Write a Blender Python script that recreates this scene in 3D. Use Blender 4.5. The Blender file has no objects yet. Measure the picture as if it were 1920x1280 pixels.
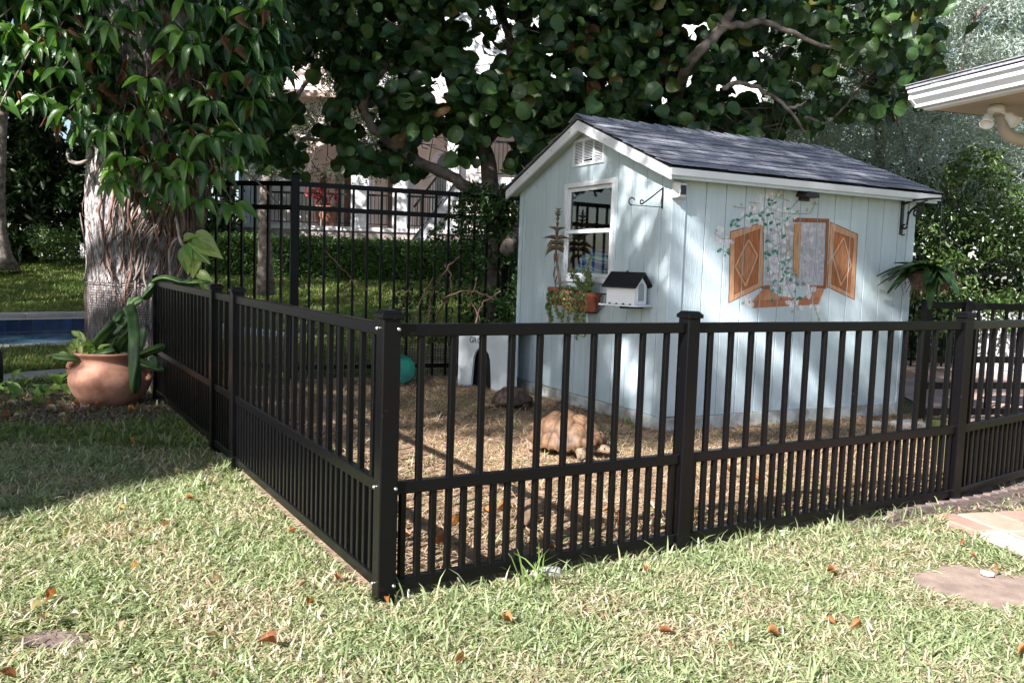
import bpy, bmesh, math, random
import numpy as np
from mathutils import Vector, Matrix, noise

random.seed(7); RNG = np.random.default_rng(11)
SC = bpy.context.scene; COL = SC.collection
R = math.radians

# ---------------------------------------------------------------- camera, light, exposure
FPX, PIT, ROL, CAMH = 1609.0, 0.0862, 0.0325, 1.266
cam = bpy.data.cameras.new('camera'); cam.sensor_width = 36; cam.lens = FPX / 1920 * 36
cam.clip_start = .05; cam.clip_end = 1500
co = bpy.data.objects.new('camera', cam); COL.objects.link(co)
co.matrix_world = Matrix.Translation((0, 0, CAMH)) @ Matrix.Rotation(math.pi / 2 - PIT, 4, 'X') @ Matrix.Rotation(ROL, 4, 'Z')
SC.camera = co
LIGHT = Vector((.682, .854, -.80))                 # direction sunlight travels
SUN_EL = math.atan2(-LIGHT.z, math.hypot(LIGHT.x, LIGHT.y))
wd = bpy.data.worlds.new('World'); SC.world = wd; wd.use_nodes = True
nt = wd.node_tree; bg = nt.nodes['Background']
sky = nt.nodes.new('ShaderNodeTexSky'); sky.sky_type = 'NISHITA'; sky.sun_disc = False
sky.sun_elevation = SUN_EL; sky.sun_rotation = math.atan2(-LIGHT.x, -LIGHT.y)
sky.air_density = 1.0; sky.dust_density = 1.2; sky.ozone_density = 1.5
nt.links.new(sky.outputs[0], bg.inputs[0]); bg.inputs[1].default_value = .065
sl = bpy.data.lights.new('sun', 'SUN'); sl.energy = 5.0; sl.angle = R(.53); sl.color = (1, .97, .945)
so = bpy.data.objects.new('sun', sl); COL.objects.link(so)
so.rotation_euler = LIGHT.to_track_quat('-Z', 'Y').to_euler(); so.location = (-20, -25, 25)
vs = SC.view_settings; vs.view_transform = 'Standard'; vs.look = 'None'; vs.gamma = 1; vs.use_curve_mapping = False
vs.exposure = 1.72
SC.cycles.use_denoising = True; SC.cycles.max_bounces = 7; SC.cycles.transparent_max_bounces = 12
SC.cycles.sample_clamp_indirect = 6

# ---------------------------------------------------------------- geometry helpers
cP, sP, cR, sR = math.cos(PIT), math.sin(PIT), math.cos(ROL), math.sin(ROL)
def ray(x, y):
    a, b = x - 960, y - 640
    u = (a * cR + b * sR) / FPX; up = (a * sR - b * cR) / FPX
    return Vector((u, cP + up * sP, -sP + up * cP))
def at(x, y, Y): d = ray(x, y); return Vector((0, 0, CAMH)) + d * (Y / d.y)      # survey point of the photograph at distance Y
def gp(x, y, z=0): d = ray(x, y); return Vector((0, 0, CAMH)) + d * ((z - CAMH) / d.z)
V = Vector
WM = {}
def wm(o): return WM[o.name]

class MB:
    def __init__(s): s.v = []; s.f = []; s.m = []; s.c = []
    def face(s, pts, m=0, c=None):
        n = len(s.v); s.v += [tuple(p) for p in pts]; s.f.append(tuple(range(n, n + len(pts)))); s.m.append(m); s.c.append(c)
    def solid(s, front, back, m=0, c=None):
        n = len(s.v); k = len(front); s.v += [tuple(p) for p in front] + [tuple(p) for p in back]
        fs = [tuple(range(n, n + k)), tuple(reversed(range(n + k, n + 2 * k)))]
        fs += [(n + i, n + k + i, n + k + (i + 1) % k, n + (i + 1) % k) for i in range(k)]
        s.f += fs; s.m += [m] * len(fs); s.c += [c] * len(fs)
    def ext(s, poly, vec, m=0, c=None): vec = V(vec); s.solid(poly, [V(p) + vec for p in poly], m, c)
    def box(s, c, size, ax=None, m=0):
        c = V(c); ax = ax or (V((1, 0, 0)), V((0, 1, 0)), V((0, 0, 1)))
        hx, hy, hz = ax[0] * size[0] / 2, ax[1] * size[1] / 2, ax[2] * size[2] / 2
        s.solid([c - hx - hy - hz, c + hx - hy - hz, c + hx + hy - hz, c - hx + hy - hz],
                [c - hx - hy + hz, c + hx - hy + hz, c + hx + hy + hz, c - hx + hy + hz], m)
    def bar(s, a, b, w, h, up=V((0, 0, 1)), m=0):
        a, b = V(a), V(b); d = (b - a).normalized(); sd = d.cross(up).normalized(); u = sd.cross(d)
        q = [sd * w / 2 + u * h / 2, -sd * w / 2 + u * h / 2, -sd * w / 2 - u * h / 2, sd * w / 2 - u * h / 2]
        s.solid([a + k for k in q], [b + k for k in q], m)
    def tube(s, pts, rad, n=8, m=0, cap=True, lobes=0, lobe=0.):
        pts = [V(p) for p in pts]; n0 = len(s.v); k = len(pts)
        if not hasattr(rad, '__len__'): rad = [rad] * k
        ref = None
        for i, p in enumerate(pts):
            d = (pts[min(i + 1, k - 1)] - pts[max(i - 1, 0)]); d = d.normalized() if d.length > 1e-9 else V((0, 0, 1))
            if ref is None: ref = V((0, 0, 1)) if abs(d.z) < .9 else V((1, 0, 0))
            a = d.cross(ref).normalized(); b = d.cross(a); ref = b.cross(d) * -1 if False else ref
            for j in range(n):
                t = 2 * math.pi * j / n; r = rad[i] * (1 + lobe * math.cos(lobes * t))
                s.v.append(tuple(p + a * (r * math.cos(t)) + b * (r * math.sin(t))))
        for i in range(k - 1):
            for j in range(n):
                s.f.append((n0 + i * n + j, n0 + i * n + (j + 1) % n, n0 + (i + 1) * n + (j + 1) % n, n0 + (i + 1) * n + j)); s.m.append(m); s.c.append(None)
        if cap:
            s.f.append(tuple(reversed(range(n0, n0 + n)))); s.f.append(tuple(range(n0 + (k - 1) * n, n0 + k * n))); s.m += [m, m]; s.c += [None, None]
    def lathe(s, prof, c=(0, 0, 0), n=40, m=0, close=False):
        c = V(c); n0 = len(s.v); k = len(prof)
        for r, z in prof:
            for j in range(n):
                t = 2 * math.pi * j / n; s.v.append((c.x + r * math.cos(t), c.y + r * math.sin(t), c.z + z))
        for i in range(k - 1):
            for j in range(n):
                s.f.append((n0 + i * n + j, n0 + i * n + (j + 1) % n, n0 + (i + 1) * n + (j + 1) % n, n0 + (i + 1) * n + j)); s.m.append(m); s.c.append(None)
        if close:
            s.f.append(tuple(reversed(range(n0, n0 + n)))); s.f.append(tuple(range(n0 + (k - 1) * n, n0 + k * n))); s.m += [m, m]; s.c += [None, None]
    def dome(s, c, r, n=8, k=4, m=0, ax=V((0, 0, 1))):
        ax = V(ax).normalized(); a = ax.orthogonal().normalized(); b = ax.cross(a); c = V(c); n0 = len(s.v)
        for i in range(k + 1):
            e = i / k * math.pi / 2 * .98
            for j in range(n):
                t = 2 * math.pi * j / n; s.v.append(tuple(c + (a * math.cos(t) + b * math.sin(t)) * r * math.cos(e) + ax * r * math.sin(e)))
        for i in range(k):
            for j in range(n):
                s.f.append((n0 + i * n + j, n0 + i * n + (j + 1) % n, n0 + (i + 1) * n + (j + 1) % n, n0 + (i + 1) * n + j)); s.m.append(m); s.c.append(None)
    def mesh(s, name, off=V((0, 0, 0)), smooth=False, fix=True, bevel=0):
        me = bpy.data.meshes.new(name)
        vv = np.array(s.v, float) - np.array(off) if s.v else np.zeros((0, 3))
        me.from_pydata(vv.tolist(), [], s.f)
        me.polygons.foreach_set('material_index', s.m)
        if any(c is not None for c in s.c):
            at_ = me.color_attributes.new('paint', 'FLOAT_COLOR', 'CORNER'); i = 0
            dat = []
            for f, c in zip(s.f, s.c):
                c = c or (.5, .5, .5)
                if isinstance(c[0], tuple): dat += [q for k in c for q in (*k, 1.0)]
                else: dat += [c[0], c[1], c[2], 1.0] * len(f)
            at_.data.foreach_set('color', dat)
        if fix or bevel:
            bm = bmesh.new(); bm.from_mesh(me)
            if bevel:
                bmesh.ops.bevel(bm, geom=list(bm.edges), offset=bevel, segments=1, affect='EDGES', clamp_overlap=True)
            if fix: bmesh.ops.recalc_face_normals(bm, faces=bm.faces)
            bm.to_mesh(me); bm.free()
        if smooth: me.polygons.foreach_set('use_smooth', [True] * len(me.polygons))
        return me

def tagit(o, label=None, cat=None, group=None, kind=None):
    if label: o['label'] = label
    if cat: o['category'] = cat
    if group: o['group'] = group
    if kind: o['kind'] = kind
    return o
def root(name, label, cat, loc, group=None):
    o = bpy.data.objects.new(name, None); COL.objects.link(o); o.empty_display_size = .1
    o.location = loc; WM[o.name] = Matrix.Translation(loc); return tagit(o, label, cat, group)
def put(name, me, M, parent=None):
    o = bpy.data.objects.new(name, me); COL.objects.link(o)
    if parent is not None: o.parent = parent; o.matrix_basis = wm(parent).inverted() @ M
    else: o.matrix_basis = M
    WM[o.name] = M.copy(); return o
def obj(name, mb, mats, parent=None, smooth=False, fix=True, bevel=0, kind=None, label=None):
    if parent is not None: loc = wm(parent).to_translation()
    else:
        a = np.array(mb.v); loc = V(((a[:, 0].min() + a[:, 0].max()) / 2, (a[:, 1].min() + a[:, 1].max()) / 2, a[:, 2].min()))
    me = mb.mesh(name, loc, smooth, fix, bevel)
    for m in (mats if isinstance(mats, (list, tuple)) else [mats]): me.materials.append(m)
    o = put(name, me, Matrix.Translation(loc), parent)
    return tagit(o, label, None, None, kind)
def copytree(o, M):                                                # a thing, its parts and their sub-parts
    def rec(src, par, Mw):
        c = src.copy(); COL.objects.link(c)
        if par is not None: c.parent = par; c.matrix_basis = src.matrix_basis
        else: c.matrix_basis = Mw
        WM[c.name] = Mw
        for ch in src.children: rec(ch, c, Mw @ ch.matrix_basis)
        return c
    return rec(o, None, M)

# ---------------------------------------------------------------- material helpers
def M_(name, col, rough=.6, var=.15, scale=8., bump=0., bscale=60., bdist=.01, col2=None, spec=.4, rnd=0., metal=0., stretch=(1, 1, 1), detail=4, lo=.35, hi=.65):
    m = bpy.data.materials.new(name); m.use_nodes = True; t = m.node_tree; N = t.nodes; L = t.links
    b = N['Principled BSDF']; b.inputs['Roughness'].default_value = rough; b.inputs['Metallic'].default_value = metal
    b.inputs['Specular IOR Level'].default_value = spec
    tc = N.new('ShaderNodeTexCoord'); mp = N.new('ShaderNodeMapping'); mp.inputs['Scale'].default_value = stretch
    L.new(tc.outputs['Object'], mp.inputs[0])
    oi = N.new('ShaderNodeObjectInfo')
    nz = N.new('ShaderNodeTexNoise'); nz.noise_dimensions = '4D'; nz.inputs['Scale'].default_value = scale; nz.inputs['Detail'].default_value = detail
    mm = N.new('ShaderNodeMath'); mm.operation = 'MULTIPLY'; mm.inputs[1].default_value = 17; L.new(oi.outputs['Random'], mm.inputs[0])
    L.new(mm.outputs[0], nz.inputs['W']); L.new(mp.outputs[0], nz.inputs['Vector'])
    r = N.new('ShaderNodeValToRGB'); r.color_ramp.elements[0].position = lo; r.color_ramp.elements[1].position = hi
    c1 = tuple(c * (1 - var) for c in col) + (1,); c2 = tuple(col2) + (1,) if col2 else tuple(min(1, c * (1 + var)) for c in col) + (1,)
    r.color_ramp.elements[0].color = c1; r.color_ramp.elements[1].color = c2
    L.new(nz.outputs[0], r.inputs[0]); out = r.outputs[0]
    if rnd:
        mr = N.new('ShaderNodeMapRange'); mr.inputs['To Min'].default_value = 1 - rnd; mr.inputs['To Max'].default_value = 1 + rnd
        L.new(oi.outputs['Random'], mr.inputs[0])
        mx = N.new('ShaderNodeVectorMath'); mx.operation = 'SCALE'; L.new(out, mx.inputs[0]); L.new(mr.outputs[0], mx.inputs['Scale']); out = mx.outputs[0]
    L.new(out, b.inputs['Base Color'])
    if bump:
        n2 = N.new('ShaderNodeTexNoise'); n2.inputs['Scale'].default_value = bscale; n2.inputs['Detail'].default_value = 5; L.new(mp.outputs[0], n2.inputs['Vector'])
        bp = N.new('ShaderNodeBump'); bp.inputs['Strength'].default_value = bump; bp.inputs['Distance'].default_value = bdist
        L.new(n2.outputs[0], bp.inputs['Height']); L.new(bp.outputs[0], b.inputs['Normal'])
    return m

def leafmat(name, ca, cb, rough=.42, trans=.3, objrand=False, vein=None, cc=None, spec=.45, stops=None, sidev=14.):
    """leaf: colour runs ca..cb by the per-leaf value 'tint' (or per object), optional pale midrib and side veins from UV."""
    m = bpy.data.materials.new(name); m.use_nodes = True; t = m.node_tree; N = t.nodes; L = t.links
    b = N['Principled BSDF']; b.inputs['Roughness'].default_value = rough; b.inputs['Specular IOR Level'].default_value = spec
    if objrand: s = N.new('ShaderNodeObjectInfo').outputs['Random']
    else:
        a = N.new('ShaderNodeAttribute'); a.attribute_name = 'tint'; s = a.outputs['Fac']
    r = N.new('ShaderNodeValToRGB'); e = r.color_ramp.elements
    if stops:
        e[0].position, e[0].color = stops[0][0], tuple(stops[0][1]) + (1,); e[1].position, e[1].color = stops[-1][0], tuple(stops[-1][1]) + (1,)
        for p, c in stops[1:-1]: k = e.new(p); k.color = tuple(c) + (1,)
    else:
        e[0].color = tuple(ca) + (1,); e[1].color = tuple(cb) + (1,)
    L.new(s, r.inputs[0]); col = r.outputs[0]
    if vein:
        uv = N.new('ShaderNodeUVMap'); sx = N.new('ShaderNodeSeparateXYZ'); L.new(uv.outputs[0], sx.inputs[0])
        ab = N.new('ShaderNodeMath'); ab.operation = 'ABSOLUTE'; L.new(sx.outputs[1], ab.inputs[0])
        m1 = N.new('ShaderNodeMapRange'); m1.inputs['From Min'].default_value = .0; m1.inputs['From Max'].default_value = .07; m1.inputs['To Min'].default_value = 1; m1.inputs['To Max'].default_value = 0
        L.new(ab.outputs[0], m1.inputs[0])
        # side veins: sawtooth of (u - .6|v|)
        mu = N.new('ShaderNodeMath'); mu.operation = 'MULTIPLY_ADD'; mu.inputs[1].default_value = -.7; L.new(ab.outputs[0], mu.inputs[0]); L.new(sx.outputs[0], mu.inputs[2])
        m2 = N.new('ShaderNodeMath'); m2.operation = 'MULTIPLY'; m2.inputs[1].default_value = sidev; L.new(mu.outputs[0], m2.inputs[0])
        sn = N.new('ShaderNodeMath'); sn.operation = 'SINE'; L.new(m2.outputs[0], sn.inputs[0])
        m3 = N.new('ShaderNodeMapRange'); m3.inputs['From Min'].default_value = .93; m3.inputs['From Max'].default_value = 1; m3.inputs['To Max'].default_value = .5; L.new(sn.outputs[0], m3.inputs[0])
        mx = N.new('ShaderNodeMath'); mx.operation = 'MAXIMUM'; L.new(m1.outputs[0], mx.inputs[0]); L.new(m3.outputs[0], mx.inputs[1])
        mc = N.new('ShaderNodeMix'); mc.data_type = 'RGBA'; L.new(mx.outputs[0], mc.inputs[0]); L.new(col, mc.inputs[6]); mc.inputs[7].default_value = tuple(vein) + (1,)
        col = mc.outputs[2]
        bp = N.new('ShaderNodeBump'); bp.inputs['Strength'].default_value = .4; bp.inputs['Distance'].default_value = .004; bp.invert = True
        L.new(mx.outputs[0], bp.inputs['Height']); L.new(bp.outputs[0], b.inputs['Normal'])
    L.new(col, b.inputs['Base Color'])
    tr = N.new('ShaderNodeBsdfTranslucent'); sc_ = N.new('ShaderNodeVectorMath'); sc_.operation = 'MULTIPLY'; sc_.inputs[1].default_value = (1.6, 1.7, .8)
    L.new(col, sc_.inputs[0]); L.new(sc_.outputs[0], tr.inputs[0])
    ms = N.new('ShaderNodeMixShader'); ms.inputs[0].default_value = trans
    L.new(b.outputs[0], ms.inputs[1]); L.new(tr.outputs[0], ms.inputs[2]); L.new(ms.outputs[0], N['Material Output'].inputs[0])
    return m

# leaf templates: (along 0..1, side -1..1 (times half width), up) and faces
def strip_leaf(n=5, shape=lambda t: math.sin(math.pi * min(1, t ** .8)) , fold=.25, droop=.25, wave=0.):
    vv, ff = [], []
    for i in range(n + 1):
        t = i / n; w = max(.03, shape(t)); z = -droop * t * t
        vv += [(t, -w, z + fold * w + wave * math.sin(t * 9)), (t, 0, z), (t, w, z + fold * w - wave * math.sin(t * 9 + 1))]
    for i in range(n):
        for j in range(2): a = i * 3 + j; ff.append((a, a + 1, a + 4, a + 3))
    return np.array(vv), ff
def round_leaf(n=12, cup=.12, droop=.15):
    vv, ff = [], []
    vv.append((.5, 0, 0))
    for k, rr in ((0, .55), (1, 1.)):
        for i in range(n):
            a = 2 * math.pi * i / n; x, y = math.cos(a) * rr, math.sin(a) * rr
            t = .5 - .5 * x + (.06 if rr == 1 and abs(y) < .1 and x > 0 else 0); vv.append((t, y, cup * rr * rr * abs(y) - droop * t * t))
    for i in range(n): ff.append((0, 1 + i, 1 + (i + 1) % n)); ff.append((1 + i, 1 + n + i, 1 + n + (i + 1) % n, 1 + (i + 1) % n))
    return np.array(vv), ff
RHOMB = (np.array([(0, 0, 0), (.45, .5, .06), (1, 0, -.08), (.45, -.5, .06)]), [(0, 1, 2), (0, 2, 3)])
OVAL = (np.array([(0, 0, 0), (.3, .8, .1), (.7, .75, .05), (1, 0, -.1), (.7, -.75, .05), (.3, -.8, .1)]), [(0, 1, 2, 3), (0, 3, 4, 5)])
def norm(a): return a / np.maximum(np.linalg.norm(a, axis=-1, keepdims=True), 1e-9)
def leafmesh(name, tpl, pos, dr, nr, ln, wd_, tint, uv=False, smooth=False):
    tv, tf = tpl; n = len(pos); k = len(tv)
    dr = norm(np.asarray(dr, float)); nr = np.asarray(nr, float); nr = norm(nr - dr * (nr * dr).sum(1, keepdims=True)); sd = np.cross(nr, dr)
    ln = np.broadcast_to(ln, (n,)); wd_ = np.broadcast_to(wd_, (n,))
    P = pos[:, None, :] + dr[:, None, :] * (tv[None, :, 0] * ln[:, None])[..., None] + sd[:, None, :] * (tv[None, :, 1] * wd_[:, None] / 2)[..., None] \
        + nr[:, None, :] * (tv[None, :, 2] * ln[:, None])[..., None]
    me = bpy.data.meshes.new(name); me.vertices.add(n * k); me.vertices.foreach_set('co', P.reshape(-1))
    sizes = np.array([len(f) for f in tf]); flat = np.concatenate([np.array(f) for f in tf])
    li = (flat[None, :] + (np.arange(n) * k)[:, None]).reshape(-1)
    me.loops.add(len(li)); me.loops.foreach_set('vertex_index', li.astype(np.int32))
    tot = np.tile(sizes, n); st = np.concatenate([[0], np.cumsum(tot)[:-1]])
    me.polygons.add(len(tot)); me.polygons.foreach_set('loop_start', st.astype(np.int32)); me.polygons.foreach_set('loop_total', tot.astype(np.int32))
    if smooth: me.polygons.foreach_set('use_smooth', np.ones(len(tot), bool))
    me.update(calc_edges=True)
    a = me.attributes.new('tint', 'FLOAT', 'POINT'); a.data.foreach_set('value', np.repeat(np.asarray(tint, float), k).astype(np.float32))
    if uv:
        u = me.uv_layers.new(name='UVMap'); q = np.tile(tv[flat][:, :2], (n, 1)); u.data.foreach_set('uv', q.reshape(-1).astype(np.float32))
    return me
def rdir(n, zb=0., spread=1.):
    a = RNG.normal(size=(n, 3)) * spread; a[:, 2] += zb; return norm(a)
def leaves(name, tpl, mat, pos, dr, nr, ln, wd_, tint, parent=None, kind=None, uv=False, smooth=False):
    pos = np.asarray(pos, float); loc = wm(parent).to_translation() if parent is not None else V(tuple(pos.mean(0)))
    if parent is None: loc.z = pos[:, 2].min()
    me = leafmesh(name, tpl, pos - np.array(loc), dr, nr, ln, wd_, tint, uv, smooth); me.materials.append(mat)
    o = put(name, me, Matrix.Translation(loc), parent); return tagit(o, kind=kind)
def frameM(p, d, n):                                              # matrix of a single leaf object: x along d, z along n
    d = V(d).normalized(); n = V(n); n = (n - d * n.dot(d)).normalized(); s = n.cross(d)
    return Matrix(((d.x, s.x, n.x, p[0]), (d.y, s.y, n.y, p[1]), (d.z, s.z, n.z, p[2]), (0, 0, 0, 1)))
def unit_leaf(name, tpl, mat, ln, wd_):
    me = leafmesh(name, tpl, np.zeros((1, 3)), np.array([[1., 0, 0]]), np.array([[0, 0, 1.]]), ln, wd_, [.5], True, True); me.materials.append(mat); return me

# ---------------------------------------------------------------- site frame (shed and fence axes)
A1, A2, BS = .5159, 2.1159, .4829
C0 = V((-.447, 3.0993, 0)); D1 = V((math.cos(A1), math.sin(A1), 0)); D2 = V((math.cos(A2), math.sin(A2), 0))
S0 = V((1.2155, 6.735, 0)); SL = V((math.cos(BS), math.sin(BS), 0)); SG = V((-math.sin(BS), math.cos(BS), 0)); Z = V((0, 0, 1))
PU, PV = V((.7, .714, 0)).normalized(), V((-.714, .7, 0)).normalized()
PU0, PU1, PV0, PV1 = -25., 7.9, 12.62, 18.06
def hz(x, y):
    t = min(1, max(0, (y - 17.5) / 12.)); return 1.0 * t * t * (3 - 2 * t)
def hzn(x, y):
    t = np.clip((y - 17.5) / 12., 0, 1); return t * t * (3 - 2 * t)

# ---------------------------------------------------------------- materials
MB_black = M_('black_powder_coat', (.0035, .0032, .0042), .3, .2, 75, .05, 120, col2=(.03, .027, .027), spec=.22, rnd=.12, lo=.66, hi=.84, detail=3)
MB_black2 = M_('black_fence_far', (.003, .003, .004), .4, .2, 10, spec=.2)
M_iron = M_('black_iron', (.012, .012, .013), .45, .2, 30, .1, 90)
M_screw = M_('screw_steel', (.6, .6, .62), .3, .1, 30, metal=1.)
M_board = M_('mint_siding', (.505, .605, .66), .55, .045, 3, .5, 26, stretch=(6, 6, .5), rnd=.03, spec=.3)
M_base = M_('siding_base', (.33, .315, .28), .8, .1, 9, .35, 40, col2=(.55, .585, .585), lo=.34, hi=.58, detail=7)
M_white = M_('white_trim', (.74, .76, .80), .45, .05, 5, .08, 60)
M_soffit = M_('soffit_paint', (.44, .47, .38), .7, .08, 4)
M_shingle = M_('asphalt_shingle', (.28, .28, .325), .9, .25, 60, .6, 220, rnd=.22, spec=.2)
M_under = M_('roof_deck', (.03, .03, .033), .9)
M_terra = M_('terracotta', (.25, .105, .065), .8, .3, 7, .3, 70, col2=(.37, .185, .125), lo=.32, hi=.62, detail=8)
M_terra2 = M_('terracotta_small', (.36, .10, .055), .7, .2, 12, .15, 80)
M_soil = M_('soil', (.045, .032, .025), .95, .4, 20, .8, 60)
M_bark = M_('grey_bark', (.22, .18, .168), .9, .55, 6, 1., 9, .06, col2=(.48, .44, .44), stretch=(6, 6, 2.1), lo=.36, hi=.62, detail=7)
M_root = M_('aerial_root', (.15, .070, .048), .85, .35, 8, .5, 50, col2=(.25, .155, .12), rnd=.3)
M_branch = M_('branch_bark', (.12, .09, .075), .85, .4, 9, .6, 40, col2=(.25, .205, .18))
M_stucco = M_('pink_stucco', (.70, .615, .57), .85, .08, 2, .2, 60)
M_stuccow = M_('white_stucco', (.74, .72, .74), .85, .05, 2, .2, 60)
M_trimst = M_('stone_trim', (.55, .38, .32), .8, .1, 4, .2, 60)
M_wood = M_('brown_door', (.10, .055, .038), .5, .3, 5)
M_dark = M_('dark_interior', (.012, .011, .012), .8)
M_con = M_('concrete', (.36, .34, .32), .85, .15, 6, .3, 50)
M_coping = M_('pool_coping', (.42, .36, .34), .75, .12, 5, .2, 60)
M_gravel = M_('patio', (.44, .30, .25), .85, .2, 3, .3, 40)

def objattr_mat(name, rough=.7, wear=.16, scale=45, stretch=(1, 1, 1)):
    m = bpy.data.materials.new(name); m.use_nodes = True; t = m.node_tree; N = t.nodes; L = t.links; b = N['Principled BSDF']
    b.inputs['Roughness'].default_value = rough; b.inputs['Specular IOR Level'].default_value = .25
    a = N.new('ShaderNodeAttribute'); a.attribute_name = 'paint'
    tc = N.new('ShaderNodeTexCoord'); mp = N.new('ShaderNodeMapping'); mp.inputs['Scale'].default_value = stretch; L.new(tc.outputs['Object'], mp.inputs[0])
    nz = N.new('ShaderNodeTexNoise'); nz.inputs['Scale'].default_value = scale; nz.inputs['Detail'].default_value = 5; L.new(mp.outputs[0], nz.inputs['Vector'])
    mr = N.new('ShaderNodeMapRange'); mr.inputs['From Min'].default_value = .3; mr.inputs['From Max'].default_value = .7; mr.inputs['To Min'].default_value = 1 - wear; mr.inputs['To Max'].default_value = 1 + wear
    L.new(nz.outputs[0], mr.inputs[0]); sc_ = N.new('ShaderNodeVectorMath'); sc_.operation = 'SCALE'; L.new(a.outputs['Color'], sc_.inputs[0]); L.new(mr.outputs[0], sc_.inputs['Scale'])
    L.new(sc_.outputs[0], b.inputs['Base Color']); return m
M_mural = objattr_mat('mural_paint', .6, .28, 14, (6, 6, .8))
M_shell = objattr_mat('tortoise_shell', .55, .3, 26)

def glassmat(name, tint=(.92, .96, .97), refl=.10, rough=.02):
    m = bpy.data.materials.new(name); m.use_nodes = True; t = m.node_tree; N = t.nodes; L = t.links
    g = N.new('ShaderNodeBsdfGlossy'); g.inputs['Roughness'].default_value = rough; tr = N.new('ShaderNodeBsdfTransparent'); tr.inputs[0].default_value = tint + (1,)
    fr = N.new('ShaderNodeFresnel'); fr.inputs[0].default_value = 1.5; ad = N.new('ShaderNodeMath'); ad.operation = 'ADD'; ad.inputs[1].default_value = refl; ad.use_clamp = True
    L.new(fr.outputs[0], ad.inputs[0]); mx = N.new('ShaderNodeMixShader'); L.new(ad.outputs[0], mx.inputs[0]); L.new(tr.outputs[0], mx.inputs[1]); L.new(g.outputs[0], mx.inputs[2])
    L.new(mx.outputs[0], N['Material Output'].inputs[0]); return m
M_glass = glassmat('window_glass')
M_glassfar = M_('far_glass', (.30, .36, .36), .12, .1, 3, spec=.7)

def groundmat():
    m = bpy.data.materials.new('ground_soil_thatch'); m.use_nodes = True; t = m.node_tree; N = t.nodes; L = t.links; b = N['Principled BSDF']
    b.inputs['Roughness'].default_value = .95; b.inputs['Specular IOR Level'].default_value = .1
    tc = N.new('ShaderNodeTexCoord'); n1 = N.new('ShaderNodeTexNoise'); n1.inputs['Scale'].default_value = 2.2; n1.inputs['Detail'].default_value = 8
    n2 = N.new('ShaderNodeTexNoise'); n2.inputs['Scale'].default_value = 90; n2.inputs['Detail'].default_value = 4
    L.new(tc.outputs['Object'], n1.inputs['Vector']); L.new(tc.outputs['Object'], n2.inputs['Vector'])
    r1 = N.new('ShaderNodeValToRGB'); r1.color_ramp.elements[0].color = (.10, .115, .045, 1); r1.color_ramp.elements[1].color = (.20, .17, .085, 1)
    r1.color_ramp.elements[0].position = .35; r1.color_ramp.elements[1].position = .65
    r2 = N.new('ShaderNodeValToRGB'); r2.color_ramp.elements[0].color = (.5, .5, .5, 1); r2.color_ramp.elements[1].color = (1.3, 1.3, 1.3, 1)
    L.new(n1.outputs[0], r1.inputs[0]); L.new(n2.outputs[0], r2.inputs[0])
    mx = N.new('ShaderNodeMix'); mx.data_type = 'RGBA'; mx.blend_type = 'MULTIPLY'; mx.inputs[0].default_value = 1
    L.new(r1.outputs[0], mx.inputs[6]); L.new(r2.outputs[0], mx.inputs[7]); L.new(mx.outputs[2], b.inputs['Base Color'])
    bp = N.new('ShaderNodeBump'); bp.inputs['Strength'].default_value = .8; bp.inputs['Distance'].default_value = .02; L.new(n2.outputs[0], bp.inputs['Height']); L.new(bp.outputs[0], b.inputs['Normal'])
    return m
M_ground = groundmat()
M_straw = M_('straw_floor', (.24, .155, .10), .95, .35, 7, .9, 45, col2=(.38, .28, .19), lo=.3, hi=.7)
M_mulch = M_('mulch_soil', (.075, .05, .042), .95, .5, 14, 1., 55, col2=(.17, .125, .105))

def tilemat(name, col, mort, sx, sy, rough=.25, mortar=.02, bump=0.):
    m = bpy.data.materials.new(name); m.use_nodes = True; t = m.node_tree; N = t.nodes; L = t.links; b = N['Principled BSDF']; b.inputs['Roughness'].default_value = rough
    uv = N.new('ShaderNodeUVMap'); br = N.new('ShaderNodeTexBrick'); L.new(uv.outputs[0], br.inputs['Vector'])
    br.inputs['Color1'].default_value = tuple(col) + (1,); br.inputs['Color2'].default_value = tuple(c * .7 for c in col) + (1,); br.inputs['Mortar'].default_value = tuple(mort) + (1,)
    br.inputs['Scale'].default_value = 1; br.inputs['Brick Width'].default_value = sx; br.inputs['Row Height'].default_value = sy; br.inputs['Mortar Size'].default_value = mortar
    L.new(br.outputs[0], b.inputs['Base Color']); return m

# ---------------------------------------------------------------- ground, pool
def ground():
    us = sorted(set([-320, -200, -120, -80, -60] + list(range(-45, 61, 1)) + [PU0, PU1, 80, 120, 200, 320]))
    vs_ = sorted(set([-320, -200, -120, -80, -60] + list(range(-45, 61, 1)) + [PV0, PV1, 80, 120, 200, 320]))
    mb = MB(); nu = len(us)
    for v in vs_:
        for u in us:
            p = PU * u + PV * v; mb.v.append((p.x, p.y, hz(p.x, p.y)))
    for j in range(len(vs_) - 1):
        for i in range(nu - 1):
            cu, cv = (us[i] + us[i + 1]) / 2, (vs_[j] + vs_[j + 1]) / 2
            if PU0 < cu < PU1 and PV0 < cv < PV1: continue
            a = j * nu + i; mb.f.append((a, a + 1, a + nu + 1, a + nu)); mb.m.append(0); mb.c.append(None)
    o = obj('lawn_ground', mb, M_ground, smooth=True); tagit(o, kind='structure')
ground()
def W(u, v, z=0.): p = PU * u + PV * v; return V((p.x, p.y, z))
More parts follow.
